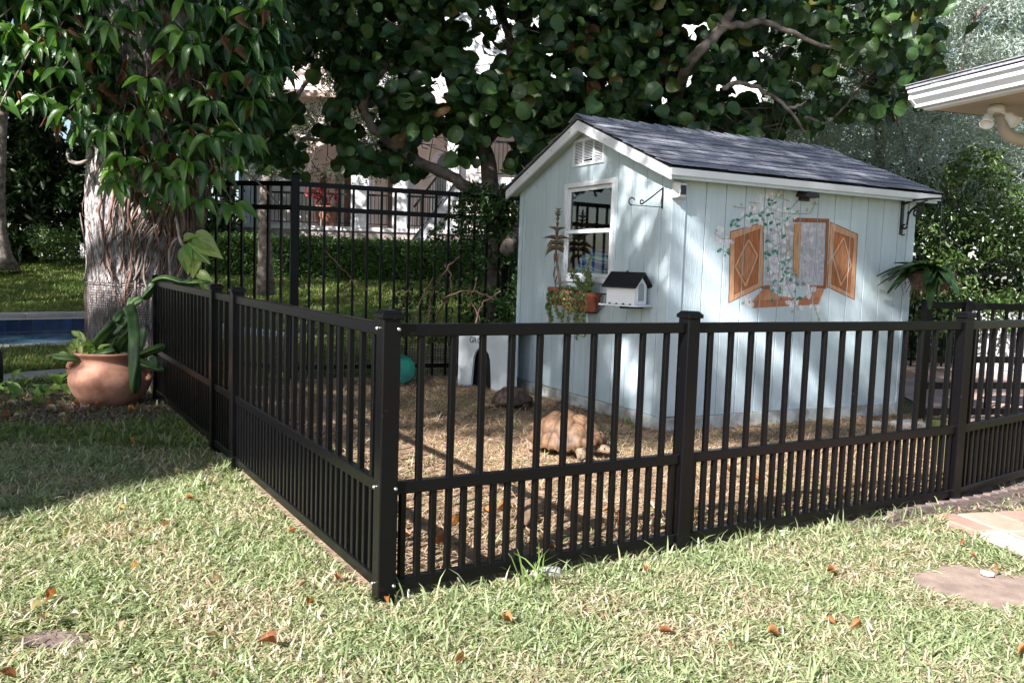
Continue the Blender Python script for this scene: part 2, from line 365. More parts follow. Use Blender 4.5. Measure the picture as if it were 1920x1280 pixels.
def pool():
    p = root('swimming_pool', 'blue tiled swimming pool with pale stone coping behind the big tree', 'pool', W(-2, 13.5, -.4))
    def uvquad(mb_name, quads, mat, kindname):
        me = bpy.data.meshes.new(mb_name); vs2, fs, uvs = [], [], []
        loc = wm(p).to_translation()
        for q, uvq in quads:
            n = len(vs2); vs2 += [tuple(V(a) - loc) for a in q]; fs.append((n, n + 1, n + 2, n + 3)); uvs += uvq
        me.from_pydata(vs2, [], fs); l = me.uv_layers.new(name='UVMap'); l.data.foreach_set('uv', [c for k in uvs for c in k]); me.materials.append(mat)
        return put(kindname, me, Matrix.Translation(loc), p)
    zb = -1.2; L_ = PU1 - PU0
    shell = tilemat('pool_plaster', (.22, .32, .38), (.2, .3, .36), 9, 9, .6)
    # plaster walls and floor
    q = [([W(PU0, PV1, -.55), W(PU1, PV1, -.55), W(PU1, PV1, zb), W(PU0, PV1, zb)], [(0, 0)] * 4), ([W(PU0, PV0, -.02), W(PU1, PV0, -.02), W(PU1, PV0, zb), W(PU0, PV0, zb)], [(0, 0)] * 4),
         ([W(PU0, PV0, zb), W(PU1, PV0, zb), W(PU1, PV1, zb), W(PU0, PV1, zb)], [(0, 0)] * 4), ([W(PU1, PV0, -.02), W(PU1, PV1, -.02), W(PU1, PV1, zb), W(PU1, PV0, zb)], [(0, 0)] * 4),
         ([W(PU0, PV0, -.02), W(PU0, PV1, -.02), W(PU0, PV1, zb), W(PU0, PV0, zb)], [(0, 0)] * 4)]
    uvquad('pool_shell', q, shell, 'pool_shell')
    tm = M_('blue_pool_tile', (.018, .035, .10), .18, .35, 6, rnd=.3, spec=.6)
    # waterline tiles, two courses, one object per tile where they can be told apart
    tmb = MB(); tmb.box((0, 0, 0), (.225, .012, .225)); tme = tmb.mesh('pool_tile'); tme.materials.append(tm)
    gb = MB(); gb.face([W(PU0, PV1 - .002, -.02), W(PU1, PV1 - .002, -.02), W(PU1, PV1 - .002, -.55), W(PU0, PV1 - .002, -.55)]); obj('grout', gb, M_con, p)
    rot = Matrix(((PU.x, PV.x, 0), (PU.y, PV.y, 0), (0, 0, 1))).to_4x4()
    for r in range(2):
        for i in range(62):
            u = -6.7 + i * .235 + .1
            put('pool_tile', tme, Matrix.Translation(W(u, PV1 - .008, -.145 - r * .235)) @ rot, p)
    cm = MB(); cm2 = MB()
    for i in range(36):
        u0 = PU0 + i * (L_ / 36); u1 = u0 + L_ / 36 - .008
        b1 = MB(); b1.ext([W(u0, PV1 - .03, .09), W(u1, PV1 - .03, .09), W(u1, PV1 + .42, .09), W(u0, PV1 + .42, .09)], (0, 0, -.10)); obj('coping_stone', b1, M_coping, p, bevel=.012)
        b2 = MB(); b2.ext([W(u0, PV0 + .03, .045), W(u1, PV0 + .03, .045), W(u1, PV0 - .33, .045), W(u0, PV0 - .33, .045)], (0, 0, -.06)); obj('coping_stone', b2, M_coping, p, bevel=.012)
    m = bpy.data.materials.new('pool_water'); m.use_nodes = True; N = m.node_tree.nodes; L = m.node_tree.links; b = N['Principled BSDF']
    b.inputs['Base Color'].default_value = (.10, .22, .30, 1); b.inputs['Roughness'].default_value = .04; b.inputs['IOR'].default_value = 1.33; b.inputs['Transmission Weight'].default_value = .35
    tc = N.new('ShaderNodeTexCoord'); nz = N.new('ShaderNodeTexNoise'); nz.inputs['Scale'].default_value = 3; nz.inputs['Detail'].default_value = 2; L.new(tc.outputs['Object'], nz.inputs['Vector'])
    bp = N.new('ShaderNodeBump'); bp.inputs['Strength'].default_value = .12; bp.inputs['Distance'].default_value = .05; L.new(nz.outputs[0], bp.inputs['Height']); L.new(bp.outputs[0], b.inputs['Normal'])
    w = MB(); w.face([W(PU0, PV0, -.30), W(PU1, PV0, -.30), W(PU1, PV1, -.30), W(PU0, PV1, -.30)]); o = obj('water', w, m); tagit(o, kind='structure')
pool()

# pen floor of dry straw, mulch beds, path slab, patio: thin sheets on the ground
FE = C0 + D2 * 5.17
def sheet(name, pts, z, mat, wob=0., kind='structure'):
    P = []
    for i, p in enumerate(pts):
        a, b = V(p), V(pts[(i + 1) % len(pts)]); n = max(1, int((b - a).length / .12)) if wob else 1
        for k in range(n):
            q = a.lerp(b, k / n); d = noise.noise(q * 3.1) * wob + noise.noise(q * 9.3) * wob * .5
            P.append((q.x + d, q.y + d * .7, z))
    mb = MB(); mb.face(P); return tagit(obj(name, mb, mat, fix=False), kind=kind)
P2 = C0 + D1 * 1.4155; P3 = C0 + D1 * 3.41; D3 = V((.78, .62, 0)).normalized(); P4 = P3 + D3 * 2.1
TF0 = V((-2.30, 9.0, 0)); TF1 = V((.9, 10.35, 0)); TFL = V((-3.75, 9.35, 0))
sheet('pen_floor', [C0, P3, (3.75, 7.75, 0), (3.6, 9.0, 0), (.9, 10.3, 0), (-2.3, 9.0, 0), FE], .004, M_straw)
sheet('mulch_bed', [(-5.2, 6.9, 0), (-3.9, 6.05, 0), (-3.2, 6.1, 0), (-2.6, 6.55, 0), (-2.75, 7.1, 0), (-3.1, 8.4, 0), (-4.4, 8.2, 0)], .006, M_mulch, .12)
sheet('soil_strip', [C0 + D1 * 2.5 - V((-.05, .2, 0)), P3 - V((-.1, .34, 0)), P4 - V((-.1, .34, 0)), P4 + V((0, .3, 0)), P3 + V((0, .3, 0)), C0 + D1 * 2.5 + V((0, .2, 0))], .008, M_mulch, .05)
sheet('path', [gp(-40, 712), gp(25, 700), gp(130, 692), gp(150, 703), gp(25, 722), gp(-60, 735)], .012, M_con)
sheet('patio', [(3.95, 7.55, 0), (6.5, 6.2, 0), (14, 9.5, 0), (14, 16, 0), (6.0, 14, 0), (4.3, 9.4, 0)], .012, M_gravel)
# ---------------------------------------------------------------- low pen fence
FH = 1.1; rr0 = random.Random(21)
def rotz(d): return Matrix(((d.x, -d.y, 0), (d.y, d.x, 0), (0, 0, 1))).to_4x4()
def post_mesh(w=.07, h=1.07):
    mb = MB(); mb.box((0, 0, h / 2), (w, w, h)); me = mb.mesh('post', bevel=.004); me.materials.append(MB_black); return me
def cap_mesh(w=.085):
    mb = MB(); mb.box((0, 0, .009), (w, w, .018)); h = w / 2 - .002
    b = [V((-h, -h, .018)), V((h, -h, .018)), V((h, h, .018)), V((-h, h, .018))]; k = .028; tp = [V((-k, -k, .031)), V((k, -k, .031)), V((k, k, .031)), V((-k, k, .031))]
    mb.solid(b, tp); me = mb.mesh('post_cap', bevel=.002); me.materials.append(MB_black); return me
def pick_mesh(h, w=.024):
    mb = MB(); mb.box((0, 0, h / 2), (w, w, h)); me = mb.mesh('picket', bevel=.0025); me.materials.append(MB_black); return me
PM, CM = post_mesh(), cap_mesh(); PKL, PKS = pick_mesh(.96), pick_mesh(.40)
SCB = MB(); SCB.dome((0, 0, 0), .008, 10, 4); SCM = SCB.mesh('screw', smooth=True); SCM.materials.append(M_screw)
def add_post(par, p, d):
    o = put('post', PM, Matrix.Translation(p) @ rotz(d), par); put('post_cap', CM, Matrix.Translation(p + Z * 1.068) @ rotz(d), o); return o
def add_rail(par, a, b, z, w=.036, h=.046):
    mb = MB(); mb.bar(a + Z * z, b + Z * z, w, h); obj('rail', mb, MB_black, par, bevel=.003)
def section(par, a, b, n, hw=.036):
    d = (b - a).normalized(); L = (b - a).length
    for z in (1.025, .44, .075): add_rail(par, a + d * hw, b - d * hw, z)
    rm = rotz(d)
    for i in range(n):
        t = (i + 1) / (n + 1); put('picket', PKL, Matrix.Translation(a + d * (L * t + rr0.gauss(0, .0016)) + Z * .075) @ rm @ Matrix.Rotation(rr0.gauss(0, .03), 4, 'Z') @ Matrix.Rotation(rr0.gauss(0, .0022), 4, 'Y'), par)
    for i in range(n + 1):
        t = (i + .5) / (n + 1); put('picket', PKS, Matrix.Translation(a + d * (L * t + rr0.gauss(0, .0016)) + Z * .06) @ rm @ Matrix.Rotation(rr0.gauss(0, .03), 4, 'Z'), par)
fence = root('pen_fence', 'low black metal picket fence with a tall corner post round the tortoise pen', 'fence', C0)
pc = add_post(fence, C0, D1); add_post(fence, P2, D1); add_post(fence, P3, D1); add_post(fence, P4, D3)
L1, L2 = C0 + D2 * 2.2655, C0 + D2 * 2.8326
for q in (L1, L2, FE): add_post(fence, q, D2)
section(fence, C0, P2, 10); section(fence, P2, P3, 15); section(fence, P3, P4, 15)
section(fence, C0, L1, 17); section(fence, L1, L2, 3); section(fence, L2, FE, 17)
def screw(p, ax):
    M = V(ax).to_track_quat('Z', 'Y').to_matrix().to_4x4(); M.translation = p; put('screw', SCM, M, pc)
for z in (1.03, .445, .08):
    screw(C0 - D2 * .0355 + D1 * .024 + Z * z, -D2); screw(C0 - D1 * .0355 + D2 * .022 + Z * z, -D1)

# ---------------------------------------------------------------- pen side gate and right hand fence
sf = root('side_gate', 'black picket gate with crossing low rails at the right end of the shed', 'gate', (3.72, 7.72, 0))
ga, gb_, gc = V((3.72, 7.72, 0)), V((4.12, 7.80, 0)), V((6.4, 8.35, 0))
dg = (gc - ga).normalized()
for q in (ga, gb_): o = put('post', PM, Matrix.Translation(q) @ rotz(dg), sf); put('post_cap', CM, Matrix.Translation(q + Z * 1.068) @ rotz(dg), o)
for z in (1.05, .56, .32, .08): add_rail(sf, ga, gc, z, .04, .06)
GK = pick_mesh(1.0)
for i in range(17):
    t = .25 + i * .15; put('picket', GK, Matrix.Translation(ga + dg * t + Z * .06) @ rotz(dg), sf)

# ---------------------------------------------------------------- tall fence behind the pen
tfz = lambda p: 0.
tall = root('tall_fence', 'tall black picket fence with double top rail behind the pen', 'fence', TF0)
tpm = MB(); tpm.box((0, 0, 1.06), (.085, .085, 2.12)); TPM = tpm.mesh('post', bevel=.005); TPM.materials.append(MB_black2)
tcm = MB(); tcm.box((0, 0, .01), (.10, .10, .02)); tcm.solid([V((-.05, -.05, .02)), V((.05, -.05, .02)), V((.05, .05, .02)), V((-.05, .05, .02))], [V((-.03, -.03, .045)), V((.03, -.03, .045)), V((.03, .03, .045)), V((-.03, .03, .045))])
TCM = tcm.mesh('post_cap'); TCM.materials.append(MB_black2)
tk = MB(); tk.box((0, 0, 1.03), (.024, .024, 2.02)); TK = tk.mesh('picket'); TK.materials.append(MB_black2)
dr_, dl_ = (TF1 - TF0).normalized(), (TFL - TF0).normalized()
for q, d in ((TF0, dr_), (TF0 + dr_ * 2.36, dr_), (TF1, dr_), (TFL, dl_)):
    o = put('post', TPM, Matrix.Translation(q) @ rotz(d), tall); put('post_cap', TCM, Matrix.Translation(q + Z * 2.12) @ rotz(d), o)
for a, b in ((TF0, TF1), (TF0, TFL)):
    for z in (2.055, 1.81, .14):
        mb = MB(); mb.bar(a + Z * z, b + Z * z, .04, .05); obj('rail', mb, MB_black2, tall)
    L_ = (b - a).length; d = (b - a).normalized(); n = int(L_ / .153)
    for i in range(1, n + 1): put('picket', TK, Matrix.Translation(a + d * i * .153) @ rotz(d), tall)
mb = MB()                                                       # knee-high wire mesh fixed to the tall fence
for a, b in ((TF0, TF1), (TF0, TFL)):
    d = (b - a).normalized(); L_ = (b - a).length; s = d.cross(Z) * .02
    for i in range(int(L_ / .03)): mb.bar(a + d * i * .03 + s + Z * .02, a + d * i * .03 + s + Z * .46, .003, .003, d)
    for k in range(15): mb.bar(a + s + Z * (.03 + k * .03), b + s + Z * (.03 + k * .03), .003, .003)
obj('wire_mesh', mb, MB_black2, tall, fix=False, kind='stuff')
# far fences: behind the bush on the right, and beyond the lawn on the left
def simple_fence(label, a, b, h, sp, mat, z0=0.):
    r = root('picket_fence', label, 'fence', (a.x, a.y, z0)); d = (b - a).normalized(); L_ = (b - a).length; zz = Z * z0
    k = MB(); k.box((0, 0, h / 2), (.02, .02, h)); km = k.mesh('picket'); km.materials.append(mat)
    for z in (h - .05, h - .22, .12):
        m = MB(); m.bar(a + zz + Z * z, b + zz + Z * z, .035, .045); obj('rail', m, mat, r)
    for i in range(int(L_ / sp)): put('picket', km, Matrix.Translation(a + zz + d * (i + .5) * sp) @ rotz(d), r)
simple_fence('black picket fence under the leafy bush at the right edge', V((4.9, 12.3, 0)), V((10.5, 13.6, 0)), 1.62, .13, MB_black2)
simple_fence('distant black picket fence in front of the white boundary wall', V((-19.5, 27.5, 0)), V((-9.5, 28.5, 0)), 1.5, .16, MB_black2, .9)

# ---------------------------------------------------------------- shed
shed = root('garden_shed', 'pale mint painted garden shed with grey shingle roof and a mural of an open window', 'shed', S0 + SL * 1.35 + SG * 1.25)
LW, GW = 2.79, 2.526                                            # long wall, gable wall
RID, SLP, EAV = 1.243, .392, -.11
rz = lambda t: 2.615 - SLP * abs(t - RID)                       # roof underside+shingles top line
wall_top = lambda t: rz(t) - .055
LP = lambda s, z, o=0.: S0 + SL * s - SG * o + Z * z            # long wall point, o = outwards
GP = lambda t, z, o=0.: S0 + SG * t - SL * o + Z * z            # gable wall point
BK = .02
def lboard(s0, s1, z0, z1, o=0., th=.016, name='siding_board', mat=None, bev=.002):
    mb = MB(); mb.ext([LP(s0, z0, o), LP(s1, z0, o), LP(s1, z1, o), LP(s0, z1, o)], SG * th); return obj(name, mb, mat or M_board, shed, bevel=bev)
def gboard(poly, o=0., th=.016, name='siding_board', mat=None, bev=.002):
    mb = MB(); mb.ext([GP(t, z, o) for t, z in poly], SL * th); return obj(name, mb, mat or M_board, shed, bevel=bev)
ZL = wall_top(0.02)
lboard(.0, LW, .02, ZL, -.018, .05, 'wall_core', M_base, 0)
edges = [.123 + .205 * k for k in range(13)] + [LW - .085]
for a, b in zip(edges[:-1], edges[1:]): lboard(a + .004, b - .004, .115, ZL)
lboard(-.016, .117, .125, ZL, .013, .029, 'corner_board'); lboard(LW - .081, LW + .01, .115, ZL, .01, .026, 'corner_board')
lboard(-.016, 1.5, 0, .112, .012, .028, 'skirt_board', M_base); lboard(1.5, LW, 0, .118, .010, .026, 'skirt_board', M_base)
w0, w1, wz0, wz1 = .80, 1.61, 1.165, 2.045                      # window opening in the gable
ge = [.075] + [.145 + .205 * k for k in range(12)] + [GW - .075]
ge = [g for g in ge if g < GW - .05] + [GW - .07]
br = sorted(set(ge + [w0, w1]))
def cut(a, b):
    out = [(a, wall_top(a))]
    if a < RID < b: out.append((RID, wall_top(RID)))
    return out + [(b, wall_top(b))]
for a, b in zip(br[:-1], br[1:]):
    a2 = a + (.004 if a in ge else 0); b2 = b - (.004 if b in ge else 0)
    if b2 - a2 < .01: continue
    top = cut(a2, b2)
    if w0 - 1e-6 <= a and b <= w1 + 1e-6:
        gboard([(a2, .115), (b2, .115), (b2, wz0), (a2, wz0)]); gboard([(a2, wz1), (b2, wz1)] + top[::-1])
    else: gboard([(a2, .115), (b2, .115)] + top[::-1])
    core = [(a, .02), (b, .02)]
    if w0 - 1e-6 <= a and b <= w1 + 1e-6:
        gboard(core + [(b, wz0), (a, wz0)], -.018, .02, 'wall_core', M_base, 0); gboard([(a, wz1), (b, wz1)] + cut(a, b)[::-1], -.018, .02, 'wall_core', M_base, 0)
    else: gboard(core + cut(a, b)[::-1], -.018, .02, 'wall_core', M_base, 0)
gboard([(-.0, .115), (.07, .115), (.07, wall_top(.07)), (0, wall_top(0))], .012, .028, 'corner_board')
gboard([(GW - .066, .115), (GW, .115), (GW, wall_top(GW)), (GW - .066, wall_top(GW - .066))], .010, .026, 'corner_board')
gboard([(-.01, 0), (GW, 0), (GW, .108), (-.01, .112)], .010, .026, 'skirt_board', M_base)
# back walls, floor (unseen, close the box)
mb = MB(); mb.ext([GP(GW, .02, -.03), GP(GW, .02, -LW), GP(GW, ZL, -LW), GP(GW, ZL, -.03)], -SG * .02); obj('back_wall', mb, M_board, shed)
mb = MB(); mb.ext([GP(.03, .02, -LW), GP(GW - .03, .02, -LW), GP(GW - .03, wall_top(GW), -LW), GP(RID, wall_top(RID), -LW), GP(.03, wall_top(.03), -LW)], SL * .02); obj('end_wall', mb, M_board, shed)
mb = MB(); mb.ext([GP(.05, .03, -.05), GP(GW - .05, .03, -.05), GP(GW - .05, .03, -LW + .05), GP(.05, .03, -LW + .05)], Z * .03); obj('floor', mb, M_dark, shed)
# roof: deck, shingles, ridge caps, fascia
roof = MB(); s0r, s1r = -.13, 2.98
def RP(t, s, up=0.): return S0 + SG * t + SL * s + Z * (rz(t) + up)
for ta, tb in ((EAV, RID), (2 * RID - EAV, RID)):
    roof.ext([RP(ta, s0r, -.022), RP(ta, s1r, -.022), RP(tb, s1r, -.022), RP(tb, s0r, -.022)], -Z * .02)
rf = obj('roof', roof, M_under, shed)
rn = random.Random(5)
rows = 9; tl = (RID - EAV) / rows
for side in (0, 1):
    T = (lambda t: t) if side == 0 else (lambda t: 2 * RID - t)
    for r in range(rows):
        ta, tb = EAV - .025 + r * tl, EAV - .025 + (r + 1.3) * tl
        s = s0r - .015 - (r % 2) * .155 - rn.random() * .05
        while s < s1r:
            w = .30 + rn.uniform(-.03, .03); a, b = max(s, s0r - .015), min(s + w - .018, s1r + .012); s += w
            if b - a < .03: continue
            tb_ = min(tb, RID); ja, jb = rn.uniform(-.006, .006), rn.uniform(-.006, .006); u0 = .005 + rn.uniform(0, .004); sk = rn.uniform(-.02, .02)
            lo = [RP(T(ta + ja), a + sk, u0), RP(T(ta + jb), b + sk, u0 + rn.uniform(-.002, .003))]; hi = [RP(T(tb_), b, -.006), RP(T(tb_), a, -.006)]
            m = MB(); m.ext(lo + hi, -Z * .005); obj('shingle', m, M_shingle, rf)
sx = s0r - .02
while sx < s1r:
    w = .17; m = MB(); h = rn.uniform(.012, .02); wq = .13
    pr = [RP(RID - wq, sx, .013 + h * .3), RP(RID, sx, .014 + h), RP(RID + wq, sx, .013 + h * .3)]; e = min(sx + w + .05, s1r + .015)
    p2_ = [RP(RID - wq, e, .010), RP(RID, e, .012), RP(RID + wq, e, .010)]
    for i in range(2): m.ext([pr[i], pr[i + 1], p2_[i + 1], p2_[i]], -Z * .006)
    obj('ridge_shingle', m, M_shingle, rf); sx += w
# rake (gable) fascia and soffit
for side, sg in ((0, 1), (1, -1)):
    T = lambda t: t if side == 0 else 2 * RID - t
    m = MB(); ta = EAV - .012
    m.ext([GP(T(ta), rz(ta) - .030, .135), GP(T(RID), rz(RID) - .030, .135), GP(T(RID), rz(RID) - .118, .135), GP(T(ta), rz(ta) - .115, .135)], SL * .022)
    fo = obj('rake_fascia', m, M_white, shed, bevel=.002)
    for q in (.08, .45, .9, 1.22):
        t = T(EAV + q); M = (-SL).to_track_quat('Z', 'Y').to_matrix().to_4x4(); M.translation = GP(t, rz(t) - .07, .1355)
        put('nail', bpy.data.meshes['nail'] if 'nail' in bpy.data.meshes else (lambda b: (b.dome((0, 0, 0), .005, 6, 2), b.mesh('nail'))[1])(MB()), M, fo)
    m = MB(); m.ext([GP(T(ta), rz(ta) - .075, .112), GP(T(RID), rz(RID) - .075, .112), GP(T(RID), rz(RID) - .075, -.0), GP(T(ta), rz(ta) - .075, -.0)], -Z * .01); obj('soffit', m, M_soffit, shed)
bpy.data.meshes['nail'].materials.append(M_dark)
# eave fascia on the long side
m = MB(); m.ext([LP(s0r + .0, rz(EAV) - .030, .128), LP(s1r, rz(EAV) - .030, .128), LP(s1r, rz(EAV) - .084, .128), LP(s0r + .0, rz(EAV) - .084, .128)], SG * .02); obj('eave_fascia', m, M_white, shed, bevel=.002)
m = MB(); m.ext([LP(s0r + .03, rz(EAV) - .078, .112), LP(s1r - .03, rz(EAV) - .078, .112), LP(s1r - .03, rz(EAV) - .110, .112), LP(s0r + .03, rz(EAV) - .110, .112)], SG * .02); obj('eave_trim', m, M_board, shed, bevel=.002)
m = MB(); m.ext([LP(s0r + .03, rz(EAV) - .100, .10), LP(s1r - .03, rz(EAV) - .100, .10), LP(s1r - .03, rz(EAV) - .100, .016), LP(s0r + .03, rz(EAV) - .100, .016)], Z * .01); obj('soffit', m, M_soffit, shed)
# gable vent
vt0, vt1, vz0, vz1 = .985, 1.50, 2.205, 2.445
vent = MB(); fw = .022
def gbox(mb, t0, t1, z0, z1, o0, o1): mb.ext([GP(t0, z0, o1), GP(t1, z0, o1), GP(t1, z1, o1), GP(t0, z1, o1)], SL * (o1 - o0))
for a, b, c, d in ((vt0, vt1, vz0, vz0 + fw), (vt0, vt1, vz1 - fw, vz1), (vt0, vt0 + fw, vz0 + fw, vz1 - fw), (vt1 - fw, vt1, vz0 + fw, vz1 - fw), (1.15, 1.162, vz0 + fw, vz1 - fw), (1.322, 1.334, vz0 + fw, vz1 - fw)): gbox(vent, a, b, c, d, .001, .014)
vo = obj('gable_vent', vent, M_white, shed)
m = MB(); gbox(m, vt0 + .004, vt1 - .004, vz0 + .004, vz1 - .004, -.004, .001); obj('vent_back', m, M_dark, vo)
m = MB()
for c0, c1 in ((vt0 + fw, 1.15), (1.162, 1.322), (1.334, vt1 - fw)):
    for k in range(14):
        z = vz0 + fw + .004 + k * .0138; dz = 0
        if k in (1, 2) and c0 > 1.0: dz = rn.uniform(-.006, .008)
        if k == 1 and 1.1 < c0 < 1.3: continue
        m.ext([GP(c0, z, .011), GP(c1, z + dz, .011), GP(c1, z + dz + .008, .003), GP(c0, z + .008, .003)], Z * .0015)
obj('louvre', m, M_white, vo, fix=False, kind='stuff')
# window
win = MB(); wf = .042
for a, b, c, d in ((w0 - .012, w1 + .012, wz0 - .015, wz0 + .03), (w0 - .012, w1 + .012, wz1 - .03, wz1 + .012), (w0 - .012, w0 + .03, wz0 + .03, wz1 - .03), (w1 - .03, w1 + .012, wz0 + .03, wz1 - .03)): gbox(win, a, b, c, d, -.03, .02)
wo = obj('window', win, M_white, shed, bevel=.003)
zm = 1.60
for z0, z1, o in ((zm - .01, wz1 - .032, -.010), (wz0 + .032, zm + .03, .004)):
    m = MB(); a, b = w0 + .032, w1 - .032; f = .034
    for q in ((a, b, z0, z0 + f), (a, b, z1 - f, z1), (a, a + f * .8, z0 + f, z1 - f), (b - f * .8, b, z0 + f, z1 - f)): gbox(m, *q, o - .018, o)
    so_ = obj('sash', m, M_white, wo, bevel=.002)
    m = MB(); m.face([GP(a + .02, z0 + .025, o - .01), GP(a + .02, z1 - .025, o - .01), GP(b - .02, z1 - .025, o - .01), GP(b - .02, z0 + .025, o - .01)]); obj('pane', m, M_glass, wo, fix=False)
# mural: paint on the boards, broken at the grooves, each colour a film of its own thickness
mur = MB(); MUL = [0]
def clipx(poly, x, keep_right):
    out = []
    for i, p in enumerate(poly):
        q = poly[(i + 1) % len(poly)]; ip = (p[0] >= x) == keep_right; iq = (q[0] >= x) == keep_right
        if ip: out.append(p)
        if ip != iq: k = (x - p[0]) / (q[0] - p[0]); out.append((x, p[1] + (q[1] - p[1]) * k))
    return out
def mw(px, py):                                                 # photograph survey -> wall coordinates
    d = ray(px, py); q = V((0, 0, CAMH)) + d * ((S0 - V((0, 0, CAMH))).dot(-SG) / d.dot(-SG)) - S0; return (q.dot(SL), q.z)
def MQ(x, y): return mw(1330 + x / 4.571, 340 + y / 4.571)
def paint(poly, col, px=True, lvl=None):
    P = [MQ(*p) for p in poly] if px else poly
    MUL[0] += 1; o = .0008 + (MUL[0] * .0000045 if lvl is None else lvl)
    for a, b in zip(edges[:-1], edges[1:]):
        q = clipx(clipx(P, a + .0043, True), b - .0043, False) if P else []
        if len(q) >= 3: mur.face([LP(s, z, o) for s, z in q], 0, col)
def strip(pts, w, col):
    P = [MQ(*p) for p in pts]
    for p, q in zip(P[:-1], P[1:]):
        dx, dz = q[0] - p[0], q[1] - p[1]; l = math.hypot(dx, dz) or 1; nx, nz = -dz / l * w / 2, dx / l * w / 2
        paint([(p[0] + nx, p[1] + nz), (q[0] + nx, q[1] + nz), (q[0] - nx, q[1] - nz), (p[0] - nx, p[1] - nz)], col, False)
BR, BRD, BRL, BRM = (.36, .135, .055), (.20, .065, .03), (.52, .29, .17), (.42, .19, .09)
# shutters
def shutter(o, i, dia, dw):
    paint(o, BRD); c = [sum(p[0] for p in o) / 4, sum(p[1] for p in o) / 4]
    paint([(c[0] + (p[0] - c[0]) * .955, c[1] + (p[1] - c[1]) * .975) for p in o], BRL)
    paint(i, BRD); ci = [sum(p[0] for p in i) / 4, sum(p[1] for p in i) / 4]
    paint([(ci[0] + (p[0] - ci[0]) * .96, ci[1] + (p[1] - ci[1]) * .975) for p in i], BR)
    for k in (.25, .5, .75):
        a = [i[0][j] + (i[1][j] - i[0][j]) * k for j in (0, 1)]; b = [i[3][j] + (i[2][j] - i[3][j]) * k for j in (0, 1)]; strip([a, b], .004, BRD)
    strip(dia + [dia[0]], dw + .012, BRD); strip(dia + [dia[0]], dw, BRL)
    cc = [sum(p[0] for p in dia) / 4, sum(p[1] for p in dia) / 4]; paint([(cc[0] + (p[0] - cc[0]) * .78, cc[1] + (p[1] - cc[1]) * .8) for p in dia], BRM)
    for k in (-.2, .2): strip([(cc[0] + k * 90, cc[1] - 90), (cc[0] + k * 90 - 4, cc[1] + 90)], .004, BRD)
shutter([(176, 430), (470, 345), (462, 900), (162, 1045)], [(218, 487), (436, 405), (415, 872), (210, 972)], [(336, 500), (412, 635), (310, 895), (222, 730)], .022)
shutter([(1035, 345), (1275, 452), (1245, 1018), (1005, 905)], [(1062, 425), (1240, 490), (1205, 960), (1040, 875)], [(1152, 480), (1215, 722), (1128, 890), (1058, 645)], .022)
# opening, lattice glass, frame
paint([(480, 420), (720, 330), (1010, 340), (1000, 895), (470, 905)], (.40, .41, .45))
for k in range(9): strip([(700 + k * 45, 350 if k < 6 else 350 + (k - 5) * 90), (560 + k * 45, 880)], .005, (.50, .50, .56))
for k in range(9): strip([(560 + k * 48, 380), (660 + k * 48 if k < 7 else 1000, 880)], .005, (.34, .32, .38))
for _ in range(60):
    x, y = rn.uniform(800, 985), rn.uniform(370, 880); s = rn.uniform(15, 45); paint([(x - s, y), (x, y - s * .7), (x + s, y + 4), (x, y + s * .7)], rn.choice([(.42, .40, .47), (.50, .50, .55), (.38, .37, .43)]))
for p in [[(712, 310), (1028, 322), (1028, 352), (716, 342)], [(1000, 345), (1028, 345), (1002, 920), (975, 920)], [(820, 892), (1000, 892), (998, 922), (824, 920)], [(468, 890), (520, 890), (520, 925), (465, 925)]]: paint(p, (.27, .10, .05))
strip([(1000, 350), (980, 890)], .008, (.10, .09, .07)); strip([(716, 345), (1000, 352)], .006, (.16, .06, .03))
paint([(728, 362), (790, 358), (768, 820), (748, 845), (718, 780), (712, 640)], (.50, .27, .13)); strip([(730, 365), (716, 640), (720, 780)], .01, (.30, .12, .06))
# sill
paint([(450, 925), (520, 925), (600, 985), (800, 1000), (880, 925), (985, 925), (935, 1050), (368, 1080), (370, 1025)], (.46, .21, .11))
paint([(368, 1028), (940, 1000), (932, 1055), (370, 1086)], (.42, .17, .09)); strip([(372, 1030), (938, 1002)], .005, (.25, .09, .05)); paint([(520, 930), (600, 985), (560, 1010), (455, 1015)], (.50, .25, .14))
# white flowers, stems, green leaves
def blob(x, y, r, col, n=9):
    paint([(x + r * rn.uniform(.55, 1.1) * math.cos(6.283 * i / n), y + r * rn.uniform(.55, 1.1) * math.sin(6.283 * i / n)) for i in range(n)], col)
WH = [(.62, .64, .68), (.70, .71, .75), (.55, .58, .63), (.62, .58, .66)]
cols = [(560, 330, 110), (590, 470, 95), (580, 600, 90), (590, 720, 90), (610, 830, 90), (690, 900, 95), (560, 160, 100), (440, 220, 90), (330, 300, 90), (480, 290, 90), (150, 520, 60), (110, 430, 60), (850, 960, 60), (740, 1050, 50), (920, 1090, 35), (330, 1010, 50), (650, 300, 80)]
for x, y, r in cols:
    for _ in range(int(r / 5.5)): blob(x + rn.gauss(0, r * .5), y + rn.gauss(0, r * .6), rn.uniform(14, 30), rn.choice(WH))
for _ in range(40): blob(rn.uniform(500, 690), rn.uniform(420, 880), rn.uniform(12, 26), rn.choice(WH))
ST = (.36, .37, .27)
